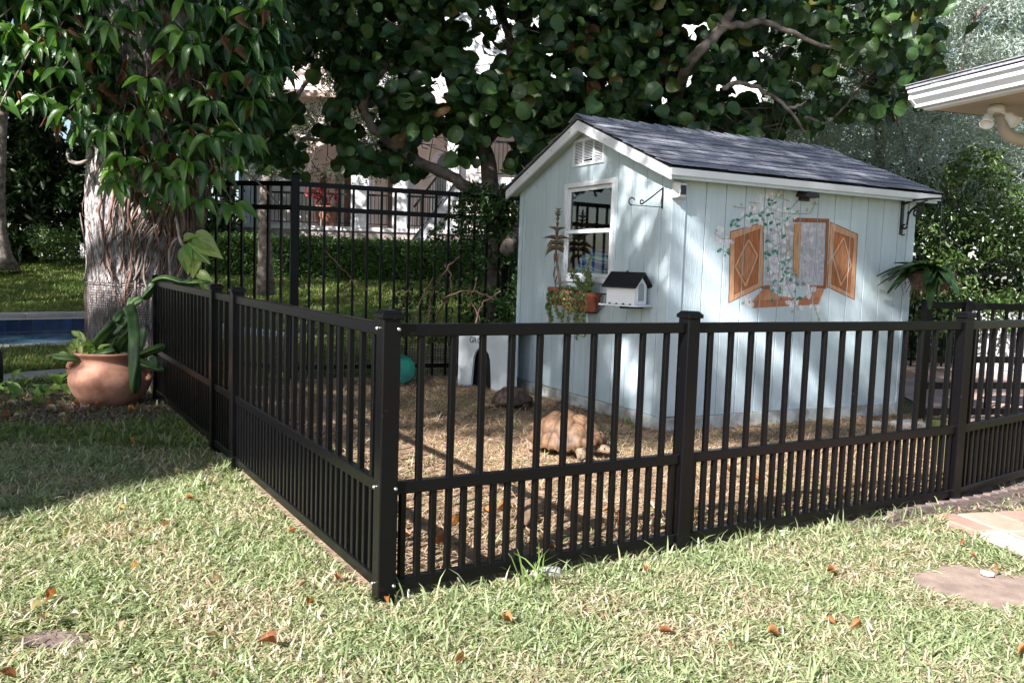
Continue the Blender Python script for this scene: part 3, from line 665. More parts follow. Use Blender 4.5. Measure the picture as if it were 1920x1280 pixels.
for s in [[(520, 200), (560, 140), (600, 70), (660, 55)], [(520, 200), (440, 270), (300, 300), (190, 380)], [(500, 230), (620, 270), (760, 280), (860, 275), (900, 200), (940, 190)], [(520, 240), (560, 320), (650, 340), (690, 300)],
          [(495, 270), (490, 480), (500, 650), (520, 860), (550, 1020)], [(560, 320), (600, 480), (580, 640), (630, 800), (620, 980)], [(640, 370), (660, 520), (650, 700), (660, 880), (760, 1100)], [(170, 490), (100, 490), (40, 440)], [(100, 580), (150, 610)],
          [(690, 240), (750, 170)], [(570, 130), (680, 170)], [(430, 190), (330, 180)], [(300, 230), (230, 220)], [(860, 900), (880, 1020), (930, 1160)], [(620, 640), (700, 560)], [(650, 500), (710, 600)]]:
    strip(s, .006, ST); strip([(a + 3, b + 2) for a, b in s], .003, (.22, .26, .18))
GR = [(.06, .22, .17), (.10, .30, .24), (.045, .17, .13), (.14, .27, .20)]
def pleaf(x, y, a, l, col):
    c, s = math.cos(a), math.sin(a); w = l * .27
    pt = lambda u, v: (x + c * u - s * v, y + s * u + c * v)
    paint([pt(0, 0), pt(l * .3, w), pt(l * .65, w * .8), pt(l, 0), pt(l * .65, -w * .8), pt(l * .3, -w)], col)
spots = [(520, 170), (545, 180), (505, 180), (440, 280), (450, 300), (530, 280), (360, 270), (310, 270), (310, 290), (180, 340), (190, 360), (230, 320), (220, 390), (360, 320), (420, 340), (500, 370), (515, 400), (505, 500), (590, 380), (570, 385), (625, 460), (615, 480), (535, 590), (580, 590), (575, 620), (495, 620), (645, 680), (690, 660), (645, 690), (510, 750), (625, 760), (690, 750), (640, 820), (730, 790), (550, 850), (600, 850), (680, 860), (790, 880), (810, 870), (560, 920), (620, 960), (600, 940), (760, 900), (750, 940), (540, 1000), (620, 1020), (760, 1000), (650, 240), (660, 310), (110, 575), (140, 620), (150, 600), (480, 640), (700, 660), (640, 780), (470, 920)]
for x, y in spots:
    for k in range(rn.choice((1, 2, 2))): pleaf(x + rn.uniform(-8, 8), y + rn.uniform(-8, 8), rn.uniform(0, 6.28), rn.uniform(28, 52), rn.choice(GR))
BRN = [(.40, .36, .27), (.33, .33, .22), (.45, .38, .32)]
for x, y, a in [(230, 220, 3.4), (280, 210, 4.2), (370, 240, 4.5), (570, 70, 4.4), (620, 60, 5.9), (600, 130, 5.9), (740, 270, 5.6), (830, 265, 5.0), (890, 210, 5.2), (740, 190, 5.2), (60, 440, 4.6), (640, 55, .2), (930, 1160, 1.3), (720, 1100, 2.2), (300, 1030, 2.5), (340, 1020, 1.5)]: pleaf(x, y, a, rn.uniform(30, 48), rn.choice(BRN))
obj('mural', mur, M_mural, shed, fix=False, label='painted mural of an open shuttered window with white flowers')

# tortoise shelter at the back of the gable
sh = root('tortoise_shelter', 'low white wooden shelter with black arched doorway beside the shed', 'shelter', (-.25, 9.0, 0))
sa, sb = V((-.56, 9.02, 0)), V((.06, 8.46, 0)); sb = sa + (sb - sa) * .97; ds = (sb - sa).normalized(); nsd = V((-ds.y, ds.x, 0)); Ls = (sb - sa).length; Hs = .598
M_shw = M_('shelter_white', (.62, .66, .68), .7, .1, 4, .2, 40)
def sp(t, z, o=0.): return sa + ds * t + Z * z + nsd * o
ac, aw, asp = Ls * .42, .125, .27
pts = [(ac - aw - .02, 0), (ac - aw - .01, .16)] + [(ac + (aw) * math.cos(a), asp + .165 * math.sin(a)) for a in np.linspace(math.pi, 0, 11)] + [(ac + aw + .01, .16), (ac + aw + .02, 0)]
m = MB(); m.ext([sp(0, 0), sp(pts[0][0], 0), sp(pts[0][0], Hs), sp(0, Hs)], nsd * .025); m.ext([sp(pts[-1][0], 0), sp(Ls * .86, 0), sp(Ls * .86, Hs), sp(pts[-1][0], Hs)], nsd * .025)
for a, b in zip(pts[:-1], pts[1:]):
    if abs(a[0] - b[0]) < 1e-5: continue
    m.ext([sp(a[0], a[1]), sp(b[0], b[1]), sp(b[0], Hs), sp(a[0], Hs)], nsd * .025)
obj('front_panel', m, M_shw, sh)
m = MB(); m.ext([sp(Ls * .868, 0), sp(Ls, 0), sp(Ls, Hs), sp(Ls * .868, Hs)], nsd * .03); obj('side_board', m, M_shw, sh)
m = MB(); m.ext([sp(-.03, Hs, -.03), sp(Ls, Hs, -.03), sp(Ls, Hs, .6), sp(-.03, Hs, .6)], Z * .02); obj('lid_board', m, M_shw, sh)
m = MB(); m.ext([sp(0, 0, .027), sp(.02, 0, .027), sp(.02, Hs - .002, .027), sp(0, Hs - .002, .027)], nsd * .55); m.ext([sp(.022, 0, .56), sp(Ls, 0, .56), sp(Ls, Hs - .002, .56), sp(.022, Hs - .002, .56)], nsd * .02); obj('side_panel', m, M_shw, sh)
m = MB(); m.ext([sp(ac - aw - .1, .01, .1), sp(ac + aw + .15, .01, .1), sp(ac + aw + .15, .55, .1), sp(ac - aw - .1, .55, .1)], nsd * .03); obj('inner_panel', m, M_dark, sh)
adv = 0
for ch in 'GRO':
    cu = bpy.data.curves.new('letter', 'FONT'); cu.body = ch; cu.size = .085; cu.extrude = .001
    lo = bpy.data.objects.new('tmp', cu); COL.objects.link(lo); lm = bpy.data.meshes.new_from_object(lo.evaluated_get(bpy.context.evaluated_depsgraph_get())); bpy.data.objects.remove(lo)
    lm.materials.clear(); lm.materials.append(M_dark); ML = Matrix(((ds.x, 0, -nsd.x, 0), (ds.y, 0, -nsd.y, 0), (0, 1, 0, 0), (0, 0, 0, 1))); ML.translation = sp(ac - .185 + adv, .472, -.002); adv += .058
    tagit(put('letter', lm, ML, sh), 'black painted letter ' + ch)
m = MB(); gbox(m, GW + .004, GW + .05, .13, .24, -.02, .02); obj('corner_plate', m, MB_black2, shed)
# ---------------------------------------------------------------- things fixed to the shed
# solar light on the corner board
sl_ = root('solar_light', 'clear and white solar wall light at the top of the shed corner', 'wall light', LP(.03, 1.85, .03))
lx, lz0, lz1 = .012, 1.835, 1.965
M_plast = M_('clear_plastic', (.52, .54, .58), .15, .1, 20, spec=.6)
m = MB(); m.ext([LP(lx - .045, lz0, .014), LP(lx + .085, lz0, .014), LP(lx + .085, lz1, .014), LP(lx - .045, lz1, .014)], -SG * .014); obj('back_plate', m, M_plast, sl_, bevel=.003)
m = MB(); m.solid([LP(lx - .045, lz0, .03), LP(lx + .085, lz0, .03), LP(lx + .085, lz1, .03), LP(lx - .045, lz1, .03)], [LP(lx - .01, lz0 + .012, .075), LP(lx + .055, lz0 + .012, .075), LP(lx + .055, lz1 - .012, .075), LP(lx - .01, lz1 - .012, .075)]); obj('lens', m, M_plast, sl_, bevel=.004)
m = MB(); m.ext([LP(lx - .002, lz0 + .03, .077), LP(lx + .046, lz0 + .03, .077), LP(lx + .046, lz1 - .03, .077), LP(lx - .002, lz1 - .03, .077)], -SG * .004); obj('solar_panel', m, M_('solar_cell', (.015, .017, .03), .2), sl_)
m = MB(); m.tube([LP(lx - .03, lz0 + .006, .05), LP(lx - .012, lz0 + .02, .078), LP(lx - .008, (lz0 + lz1) / 2, .08), LP(lx - .012, lz1 - .02, .078), LP(lx - .03, lz1 - .006, .05)], .006, 6); obj('bezel', m, M_white, sl_, smooth=True)
m = MB(); m.dome(LP(lx + .022, lz1 - .02, .076), .008, 8, 3, ax=-SG); obj('sensor', m, M_white, sl_, smooth=True)
# dark visor lamp above the mural
M_lamp = M_('bronze_lamp', (.022, .02, .026), .5, .2, 20)
vl = root('visor_lamp', 'small dark hooded wall lamp above the mural', 'wall light', LP(1.37, 1.98, .03))
m = MB(); q = [(1.285, 1.935), (1.455, 1.930), (1.455, 1.942), (1.425, 1.99), (1.315, 1.995), (1.285, 1.95)]
m.solid([LP(a, b, .001) for a, b in q], [LP(1.37 + (a - 1.37) * .92, b - (.0 if b < 1.96 else .018), .115) for a, b in q]); obj('hood', m, M_lamp, vl, bevel=.003)
m = MB(); m.ext([LP(1.32, 1.905, .001), LP(1.42, 1.905, .001), LP(1.42, 1.932, .001), LP(1.32, 1.932, .001)], -SG * .03); obj('lamp_body', m, M_lamp, vl)
# triangular plant hook on the gable
hk = root('hook_bracket', 'empty triangular black plant hook on the gable beside the window', 'hook', GP(.126, 1.78, .02))
m = MB(); m.bar(GP(.126, 1.765, .006), GP(.126, 1.93, .006), .022, .006, SG); obj('wall_plate', m, M_iron, hk)
m = MB(); m.tube([GP(.126, 1.775, .008), GP(.126, 1.775, .30)], .0035, 6); m.tube([GP(.126, 1.775 + .028 - .028 * math.cos(a), .30 - .028 * 0 + .028 * math.sin(a) - .0) for a in np.linspace(0, 4.3, 12)], .005, 6); obj('arm', m, M_iron, hk, smooth=True)
m = MB(); m.tube([GP(.126, 1.925, .01), GP(.126, 1.85, .11), GP(.126, 1.787, .205)] + [GP(.126, 1.803 - .016 * math.cos(a), .205 + .016 * math.sin(a)) for a in np.linspace(.3, 4.2, 9)], .006, 6); obj('brace', m, M_iron, hk, smooth=True)
# scrolled bracket on the long wall, orchid basket hanging from it
sb_ = root('scroll_bracket', 'ornate black scrolled iron bracket at the right end of the shed wall', 'bracket', LP(2.615, 1.7, .02))
s0 = 2.615
m = MB(); m.bar(LP(s0, 1.68, .008), LP(s0, 2.03, .008), .032, .014, SG); m.tube([LP(s0, 1.68, .012), LP(s0, 1.672, .03), LP(s0, 1.68, .05)], .006, 6); obj('wall_plate', m, M_iron, sb_)
m = MB(); m.tube([LP(s0, 1.955, .012), LP(s0, 1.985, .12), LP(s0, 1.99, .25), LP(s0, 1.985, .40), LP(s0, 2.0, .43), LP(s0, 2.015, .42)], .010, 6); obj('arm', m, M_iron, sb_, smooth=True)
def spiral(c, r0, r1, a0, a1, n=22): return [LP(s0, c[1] + (r0 + (r1 - r0) * i / n) * math.sin(a0 + (a1 - a0) * i / n), c[0] + (r0 + (r1 - r0) * i / n) * math.cos(a0 + (a1 - a0) * i / n)) for i in range(n + 1)]
m = MB(); m.tube([LP(s0, 1.98, .26), LP(s0, 1.95, .17), LP(s0, 1.90, .10), LP(s0, 1.86, .075), LP(s0, 1.80, .07), LP(s0, 1.765, .066)] + spiral((.04, 1.755), .028, .012, 0, -5.0), .009, 6)
m.tube([LP(s0, 1.86, .075), LP(s0, 1.90, .105), LP(s0, 1.917, .15)] + spiral((.155, 1.875), .05, .02, 1.5, -4.6), .009, 6); m.dome(LP(s0, 1.875, .072), .014, 8, 4, ax=SL); obj('scroll', m, M_iron, sb_, smooth=True)
M_orch = leafmat('orchid_leaf', (.009, .026, .010), (.03, .065, .018), .35, .12, vein=(.05, .09, .03), sidev=3)
oc = LP(2.60, 1.30, .36)
ob = root('hanging_orchid_basket', 'wire basket of coconut fibre with strappy dark orchid leaves hanging by the shed corner', 'hanging plant', oc - Z * .12)
m = MB(); prof = [(.02, -.125), (.09, -.12), (.15, -.09), (.185, -.02), (.19, .035), (.17, .05), (.10, .03), (.0, .02)]; m.lathe(prof, oc, 28)
m.v = [(x + noise.noise(V((x, y, z)) * 22) * .012, y + noise.noise(V((y, z, x)) * 22) * .012, z + noise.noise(V((z, x, y)) * 18) * .012) for x, y, z in m.v]
obj('fibre_liner', m, M_('coir', (.09, .06, .045), .95, .5, 30, 1., 70), ob, smooth=True)
m = MB(); m.tube([oc + V((.197 * math.cos(a), .197 * math.sin(a), .03)) for a in np.linspace(0, 6.283, 25)], .004, 6)
for k in range(3): a = k * 2.1 + .4; m.tube([oc + V((.19 * math.cos(a), .19 * math.sin(a), .03)), LP(s0, 1.99, .40)], .0015, 4)
obj('wire_frame', m, M_iron, ob)
me_o = [unit_leaf('strap_leaf', strip_leaf(7, lambda t: .25 + .75 * math.sin(math.pi * min(1, (t * .92 + .06))), .12, dd), M_orch, 1, .30) for dd in (.45, .7, 1.)]
for i in range(32):
    a = RNG.uniform(0, 6.28) if i > 24 else RNG.normal(math.atan2((-SL + SG * -.2).y, (-SL + SG * -.2).x), .8); e = RNG.uniform(.0, .8); L_ = RNG.uniform(.22, .36)
    d = V((math.cos(a) * math.cos(e), math.sin(a) * math.cos(e), math.sin(e))); M = frameM(oc + V((math.cos(a) * .06, math.sin(a) * .06, .04)), d, V((-math.cos(a) * .6, -math.sin(a) * .6, 1))) @ Matrix.Scale(L_, 4)
    put('orchid_leaf', me_o[i % 3], M, ob)
n = 160; a = RNG.uniform(0, 6.28, n); p = np.array(oc) + np.stack([np.cos(a) * .17, np.sin(a) * .17, RNG.uniform(-.1, .04, n)], 1); m = MB()
for i in range(70): q = V(tuple(p[i])); m.tube([q, q + V((math.cos(a[i]), math.sin(a[i]), -.6)) * .05 + V(tuple(RNG.normal(0, .02, 3))), q + V((math.cos(a[i]) * .04, math.sin(a[i]) * .04, -RNG.uniform(.06, .14)))], .0018, 4)
obj('loose_fibre', m, M_root, ob, kind='stuff')

# window planter
M_kal = leafmat('brown_leaf', (.25, .13, .10), (.22, .20, .12), .5, .2, vein=(.2, .15, .1), sidev=1)
M_succ = leafmat('succulent_leaf', (.10, .18, .05), (.30, .36, .17), .4, .25)
bk = root('wall_basket', 'half round black wire basket under the shed window', 'basket', GP(1.2, .9, .12))
def basket(t, r, z): return GP(1.22 + t, z, r)
m = MB(); bw, bd = .40, .20
rim = [basket(bw * math.cos(a), bd * math.sin(a) + .004, 1.06) for a in np.linspace(0, math.pi, 25)]
m.tube(rim, .0045, 6); m.tube([rim[0], rim[-1]], .0045, 6); low = [basket(bw * .55 * math.cos(a), bd * .6 * math.sin(a) + .004, .885) for a in np.linspace(0, math.pi, 25)]; m.tube(low, .0035, 6); m.tube([low[0], low[-1]], .0035, 6)
for i in range(0, 25, 1):
    mid = basket(bw * .97 * math.cos(math.pi * i / 24), bd * .97 * math.sin(math.pi * i / 24) + .004, .99); m.tube([rim[i], mid, low[i]], .0022, 5)
for i in range(0, 25, 2): m.tube([low[i], basket(bw * .05 * (1 - i / 12), .02, .872)], .002, 5)
m.dome(rim[0], .012, 8, 4); m.dome(rim[-1], .012, 8, 4)
obj('wire_frame', m, M_iron, bk, smooth=True)
def tpot(label, t, o, r, z0, h, tilt=0.):
    c = GP(t, z0, o); r_ = root('terracotta_pot', label, 'pot', c)
    m = MB(); m.lathe([(0, 0), (r * .68, 0), (r * .93, h * .78), (r * .95, h * .8), (r * 1.06, h * .8), (r * 1.06, h), (r * .96, h), (r * .9, h * .86)], c, 28)
    m.v = [(x, y + (z - z0) * tilt, z) for x, y, z in m.v]; obj('pot_body', m, M_terra2, r_)
    m = MB(); m.lathe([(r * .92, 0), (0, .006)], c + Z * h * .88, 20); obj('potting_soil', m, M_soil, r_); return c + Z * h * .88
k1 = tpot('reddish pot on the left side of the wire wall basket, with a tall brown stem', 1.46, .115, .115, .93, .165)
k2 = tpot('middle reddish pot of the wire wall basket, half hidden by trailing stems', 1.21, .13, .11, .90, .17)
k3 = tpot('right reddish pot of the wire wall basket, with upright green stems', .985, .115, .105, .90, .165)
kt = root('tall_succulent', 'tall leggy brown leaved succulent rising from the left pot beside the window', 'plant', k1)
stem = [k1 + Z * 0, k1 + SG * .03 + Z * .10, k1 + SG * .075 + Z * .22, k1 + SG * .11 + Z * .34, k1 + SG * .105 + Z * .48, k1 + SG * .10 + Z * .62, k1 + SG * .095 + Z * .72]
m = MB(); m.tube(stem, [.014, .014, .012, .010, .008, .005, .003], 8); obj('stem', m, M_('succ_stem', (.14, .12, .09), .8, .3, 40, .4, 60), kt, smooth=True)
kl = unit_leaf('kalanchoe_leaf', strip_leaf(5, lambda t: math.sin(math.pi * min(1, .12 + t * .88)), .35, .5), M_kal, 1, .30)
def sat(f): f *= len(stem) - 1; i = min(int(f), len(stem) - 2); return stem[i].lerp(stem[i + 1], f - i)
for f, L_, e in [(.46, .12, -.25), (.53, .15, .05), (.58, .14, .3), (.63, .12, .6), (.66, .12, .8), (.72, .10, .9), (.78, .085, .8), (.84, .07, .9), (.90, .07, 1.0), (.95, .05, 1.1), (.99, .05, 1.3)]:
    az = RNG.uniform(0, 3.14)
    for k in (0, math.pi):
        h = (SG * math.cos(az + k) - SL * math.sin(az + k) * .8).normalized(); d = h * math.cos(e) + Z * math.sin(e); put('leaf', kl, frameM(sat(f), d, Z - d * .5 + h * -.2) @ Matrix.Scale(L_, 4), kt)
for f, dz in ((.18, -.10), (.3, -.13)): m = MB(); q = sat(f); m.tube([q, q + SG * .05 + Z * .01, q + SG * .07 + Z * dz * .5, q + SG * .055 + Z * dz], [.003, .006, .008, .003], 5); obj('dry_leaf', m, M_root, kt)
def jade(label, c, stems, name='trailing_succulent'):
    r_ = root(name, label, 'plant', c); m = MB(); P, D, Nn = [], [], []
    for pts, per in stems:
        pts = [V(p) for p in pts]; m.tube(pts, [.0045] * len(pts), 5)
        for i in range(len(pts) - 1):
            for k in range(per):
                q = pts[i].lerp(pts[i + 1], RNG.random()); d = rdir(1, .2)[0]
                P.append(q); D.append(d); Nn.append(rdir(1, 1.)[0]); 
    obj('stems', m, M_root, r_, smooth=True); n = len(P)
    leaves('foliage', OVAL, M_succ, np.array([tuple(p) for p in P]) + np.array(D) * .004, np.array(D), np.array(Nn), RNG.uniform(.016, .032, n), RNG.uniform(.013, .024, n), RNG.random(n), r_, 'stuff'); return r_
def wander(p, tgt, n, amp): p, tgt = V(p), V(tgt); return [p.lerp(tgt, i / n) + V(tuple(RNG.normal(0, amp, 3))) * (1 if 0 < i else 0) for i in range(n + 1)]
st = [(wander(k3, k3 + SG * RNG.uniform(-.12, .22) + Z * RNG.uniform(.10, .24) - SL * RNG.uniform(-.02, .08), 5, .014), 22) for _ in range(9)] + [(wander(k3, k3 + SG * .05 + Z * .34, 6, .012), 8)]
jade('bushy green succulent standing in front of the lower window pane', k3, st, 'bushy_succulent')
st = []
for t, dz, o in [(1.50, -.36, .18), (1.42, -.27, .22), (1.15, -.34, .24), (1.08, -.40, .22), (1.0, -.38, .22), (.92, -.30, .22), (.86, -.36, .2), (1.27, -.24, .25)]:
    top = GP(t * .5 + .6, 1.10, .18); st.append(([k2, top, GP(t + .03, 1.04, o + .03)] + wander(GP(t, 1.02, o + .04), GP(t + RNG.uniform(-.05, .08), 1.05 + dz, o), 6, .012), 22))
st.append(([k2, GP(1.35, 1.16, .2), GP(1.5, 1.0, .22), GP(1.58, .80, .16), GP(1.62, .74, .12)], 6))
jade('pale green trailing succulent spilling over the front of the wire basket', k2, st)
# bird feeder
fd = root('bird_feeder', 'white bird feeder house with black pitched roof on the gable', 'bird feeder', GP(.33, .97, .1))
ft, fo, fz = .335, .165, .985                                   # centre along the wall, distance out, base height
FO, FT = V((-.66, -.75, 0)).normalized(), V((.75, -.66, 0)).normalized()
F = lambda t, o, z: GP(ft, fz + z, fo) + FT * t + FO * o
M_fdw = M_('feeder_white', (.80, .81, .85), .35, .03, 5); M_fdr = M_('feeder_roof', (.009, .0085, .011), .55, .15, 20)
m = MB(); m.ext([F(-.185, -.11, 0), F(.185, -.11, 0), F(.185, .13, 0), F(-.185, .13, 0)], Z * .012); obj('tray', m, M_fdw, fd, bevel=.003)
m = MB(); m.bar(GP(ft, fz - .012, .001), GP(ft, fz - .012, fo + .05), .03, .02); obj('mount_arm', m, M_iron, fd)
m = MB(); e = [(-.085, .014), (.085, .014), (.085, .165), (0, .245), (-.085, .165)]; m.solid([F(-.135, o, z) for o, z in e], [F(.135, o, z) for o, z in e]); bo = obj('house_body', m, M_fdw, fd)
for k in range(13): m = MB(); m.ext([F(-.134, .0855, .022 + k * .011), F(.134, .0855, .022 + k * .011), F(.134, .0885, .022 + k * .011), F(-.134, .0885, .022 + k * .011)], Z * .0085); obj('siding_strip', m, M_fdw, bo)
for k in range(4): m = MB(); M = FO.to_track_quat('Z', 'Y').to_matrix().to_4x4(); M.translation = F(-.10 + k * .066, .089, .014); m.dome((0, 0, 0), .011, 10, 2); me = m.mesh('feed_hole'); me.materials.append(M_dark); put('feed_hole', me, M, bo)
m = MB(); w_ = [(.045 * math.cos(a), .14 + .05 * math.sin(a)) for a in np.linspace(0, math.pi, 11)] + [(-.045, .045), (.045, .045)]; m.ext([F(.1365, o, z) for o, z in w_], FT * .002); obj('arched_window', m, M_glassfar, bo)
m = MB(); 
for k in range(11): a = math.pi * k / 10
m.tube([F(.139, .05, .04)] + [F(.139, .05 * math.cos(a), .14 + .055 * math.sin(a)) for a in np.linspace(0, math.pi, 11)] + [F(.139, -.05, .04)], .005, 6); obj('window_trim', m, M_fdw, bo)
rt = MB()
for s in (1, -1): rt.ext([F(-.16, .0, .262), F(.17, 0, .262), F(.17, s * .125, .145), F(-.16, s * .125, .145)], Z * .012)
obj('feeder_roof', rt, M_fdr, fd, fix=True); m = MB(); m.dome(F(0, 0, .272), .011, 8, 4); obj('roof_knob', m, M_fdr, fd)
# swirl cushion inside the shed, seen through the lower sash
def swirl():
    m = bpy.data.materials.new('swirl_fabric'); m.use_nodes = True; N = m.node_tree.nodes; L = m.node_tree.links; b = N['Principled BSDF']; b.inputs['Roughness'].default_value = .5
    tc = N.new('ShaderNodeTexCoord'); w = N.new('ShaderNodeTexWave'); w.wave_type = 'RINGS'; w.inputs['Scale'].default_value = 3.5; w.inputs['Distortion'].default_value = 6; w.inputs['Detail'].default_value = 1; w.inputs['Detail Scale'].default_value = .8
    r = N.new('ShaderNodeValToRGB'); e = r.color_ramp.elements; e[0].color = (.02, .06, .35, 1); e[1].color = (.5, .75, .85, 1)
    for p, c in ((.25, (.03, .25, .6, 1)), (.4, (.5, .7, .85, 1)), (.55, (.08, .10, .45, 1)), (.75, (.02, .35, .6, 1))): k = e.new(p); k.color = c
    L.new(tc.outputs['Object'], w.inputs['Vector']); L.new(w.outputs[0], r.inputs[0]); L.new(r.outputs[0], b.inputs['Base Color']); return m
m = MB(); c = GP(1.42, 1.22, -.29); m.lathe([(.02, -.34), (.16, -.31), (.235, -.14), (.24, .05), (.19, .17), (.10, .225), (.01, .24)], c, 32)
tagit(obj('swirl_cushion', m, swirl(), smooth=True), 'blue and white swirl patterned cushion seen through the shed window', 'cushion')
m = MB(); m.box(GP(1.2, .45, -.5), (.9, .8, .85), (SL, SG, Z)); tagit(obj('storage_chest', m, M_dark, bevel=.01), 'dark chest inside the shed carrying the swirl cushion', 'chest')

# ---------------------------------------------------------------- clay pot with cactus
PC = V((-3.40, 7.22, 0)); pot = root('clay_pot', 'large round terracotta pot with side lugs standing on the mulch before the tree', 'pot', PC)
m = MB(); prof = [(0, 0.0), (.19, 0), (.215, .01), (.285, .09), (.325, .18), (.325, .24), (.295, .31), (.25, .345), (.232, .375), (.245, .405), (.275, .425), (.282, .435), (.278, .445), (.262, .448), (.235, .43), (.215, .40), (.2, .36)]
m.lathe(prof, PC, 56); m.v = [(x + noise.noise(V((x, y, z)) * 3) * .008, y + noise.noise(V((y, x, z)) * 3) * .008, z + noise.noise(V((x, y, 0)) * 2.5) * .010 * (z > .2)) for x, y, z in m.v]; obj('pot_body', m, M_terra, pot, smooth=True)
lat = V((1, -.1, 0)).normalized()
for s in (-1, 1):
    m = MB(); c = PC + lat * s * .33 + Z * .285
    m.tube([c + lat * s * (.038 * math.cos(a)) + Z * (.055 * math.sin(a)) for a in np.linspace(-1.9, 1.9, 14)], [.02, .024, .026] + [.026] * 8 + [.026, .024, .02], 10); obj('handle', m, M_terra, pot, smooth=True)
m = MB(); m.lathe([(.225, 0), (.1, .012), (0, .015)], PC + Z * .39, 24); obj('potting_soil', m, M_soil, pot)
M_cact = M_('cactus_skin', (.035, .085, .022), .45, .35, 6, .15, 30, col2=(.075, .14, .035), spec=.5)
cc = root('climbing_cactus', 'three ribbed climbing cactus with long arching stems growing from the clay pot', 'cactus', PC + Z * .4)
def pxpath(pts): return [at(x, y, Y) for x, y, Y in pts]
def inpoly(x, y, poly):
    r = np.zeros(len(x), bool); k = len(poly); j = k - 1
    for i in range(k):
        xi, yi, xj, yj = poly[i][0], poly[i][1], poly[j][0], poly[j][1]
        c = ((yi > y) != (yj > y)) & (x < (xj - xi) * (y - yi) / ((yj - yi) if yj != yi else 1e-9) + xi); r ^= c; j = i
    return r
def smoothp(pts, n=5):
    P = [V(p) for p in pts]; out = []
    for i in range(len(P) - 1):
        p0, p1, p2, p3 = P[max(i - 1, 0)], P[i], P[i + 1], P[min(i + 2, len(P) - 1)]
        for k in range(n):
            t = k / n; out.append(.5 * ((2 * p1) + (p2 - p0) * t + (2 * p0 - 5 * p1 + 4 * p2 - p3) * t * t + (3 * p1 - p0 - 3 * p2 + p3) * t ** 3))
    return out + [P[-1]]
for pts, r in [([(170, 672, 7.2), (180, 645, 7.15), (196, 622, 7.1), (214, 604, 7.1)], .034), ([(200, 668, 7.2), (212, 636, 7.2), (226, 612, 7.25), (240, 592, 7.25)], .030), ([(218, 660, 7.25), (228, 636, 7.2), (246, 615, 7.2)], .028),
               ([(240, 575, 7.25), (249, 590, 7.1), (254, 622, 6.95), (254, 670, 6.85), (251, 738, 6.82)], .036), ([(240, 600, 7.3), (243, 580, 7.3), (255, 566, 7.3), (268, 560, 7.3)], .024), ([(216, 604, 7.2), (226, 590, 7.25), (238, 590, 7.28), (244, 576, 7.28)], .026),
               ([(236, 668, 7.3), (243, 640, 7.3), (244, 610, 7.3), (243, 578, 7.28)], .034), ([(243, 578, 7.28), (246, 566, 7.3), (250, 560, 7.3)], .022), ([(250, 672, 7.25), (275, 660, 7.2), (308, 648, 7.15)], .028), ([(226, 664, 7.25), (262, 680, 7.05), (306, 694, 7.0)], .028),
               ([(160, 672, 7.1), (128, 670, 7.0), (98, 667, 7.0)], .024), ([(158, 676, 7.05), (185, 664, 7.0), (216, 658, 7.0)], .026), ([(290, 694, 7.0), (290, 680, 7.0), (286, 668, 7.02)], .026), ([(196, 650, 7.2), (206, 640, 7.2), (232, 628, 7.2)], .022),
               ([(268, 560, 7.4), (280, 545, 7.4), (288, 530, 7.42)], .026), ([(286, 528, 7.42), (310, 521, 7.4), (342, 529, 7.38), (360, 527, 7.36)], .022), ([(345, 530, 7.38), (366, 530, 7.36), (392, 529, 7.34)], .022), ([(262, 660, 7.3), (266, 630, 7.3), (270, 612, 7.32)], .03)]:
    P = smoothp(pxpath(pts)); n = len(P); m = MB(); rad = [r * (.55 if i == 0 else .3 if i == n - 1 else .8 if i in (1, n - 2) else 1) * (1 + .05 * (i % 2)) for i in range(n)]
    m.tube(P, rad, 12, lobes=3, lobe=.5); obj('cactus_stem', m, M_cact, cc, smooth=True)
M_pale = leafmat('pale_leaf', (.16, .27, .05), (.36, .40, .14), .45, .35, objrand=True, vein=(.3, .36, .14), sidev=3)
cp = root('pale_leaf_plant', 'pale yellow green leafy plant on the left side of the clay pot', 'plant', PC + Z * .4)
pl = unit_leaf('broad_leaf', strip_leaf(5, lambda t: math.sin(math.pi * min(1, .1 + t * .9)), .2, .35), M_pale, 1, .42)
for i in range(30):
    b = at(RNG.uniform(135, 190), RNG.uniform(648, 676), RNG.uniform(7.0, 7.2)); d = V(tuple(rdir(1, .5)[0])); put('leaf', pl, frameM(b, d, V((0, -.4, 1))) @ Matrix.Scale(RNG.uniform(.08, .16), 4), cp)
for q, d in (((143, 618), (160, 640)), ((132, 618), (150, 632)), ((108, 658), (130, 668))):
    a, b = at(*q, 7.05), at(*d, 7.05); put('leaf', pl, frameM(b, a - b, V((.2, -.9, .4))) @ Matrix.Scale((a - b).length, 4), cp)
# ground plants round the pot
M_low = leafmat('low_leaf', (.07, .15, .03), (.22, .32, .08), .45, .3, objrand=True, vein=(.2, .3, .1), sidev=3)
gl = unit_leaf('ground_leaf', strip_leaf(5, lambda t: math.sin(math.pi * min(1, .14 + t * .86)), .15, .35), M_low, 1, .5)
for lab, c, n, L_, sc_ in [('light green broad leaved plant in the mulch left of the clay pot', gp(80, 752), 14, .17, .16), ('small pale weed in the mulch near the left picture edge', gp(38, 762), 9, .12, .1), ('green leafy clump tight against the left flank of the clay pot', gp(122, 735), 9, .15, .08), ('dark low leafy plant on the path edge left of the pot', gp(28, 735), 10, .13, .2)]:
    r_ = root('ground_plant', lab, 'plant', c)
    for i in range(n):
        a = RNG.uniform(0, 6.28); e = RNG.uniform(.2, 1.1); b = c + V((RNG.normal(0, sc_), RNG.normal(0, sc_), .02 + RNG.uniform(0, .1))); put('leaf', gl, frameM(b, V((math.cos(a) * math.cos(e), math.sin(a) * math.cos(e), math.sin(e))), V((0, -.3, 1))) @ Matrix.Scale(L_ * RNG.uniform(.6, 1.1), 4), r_)
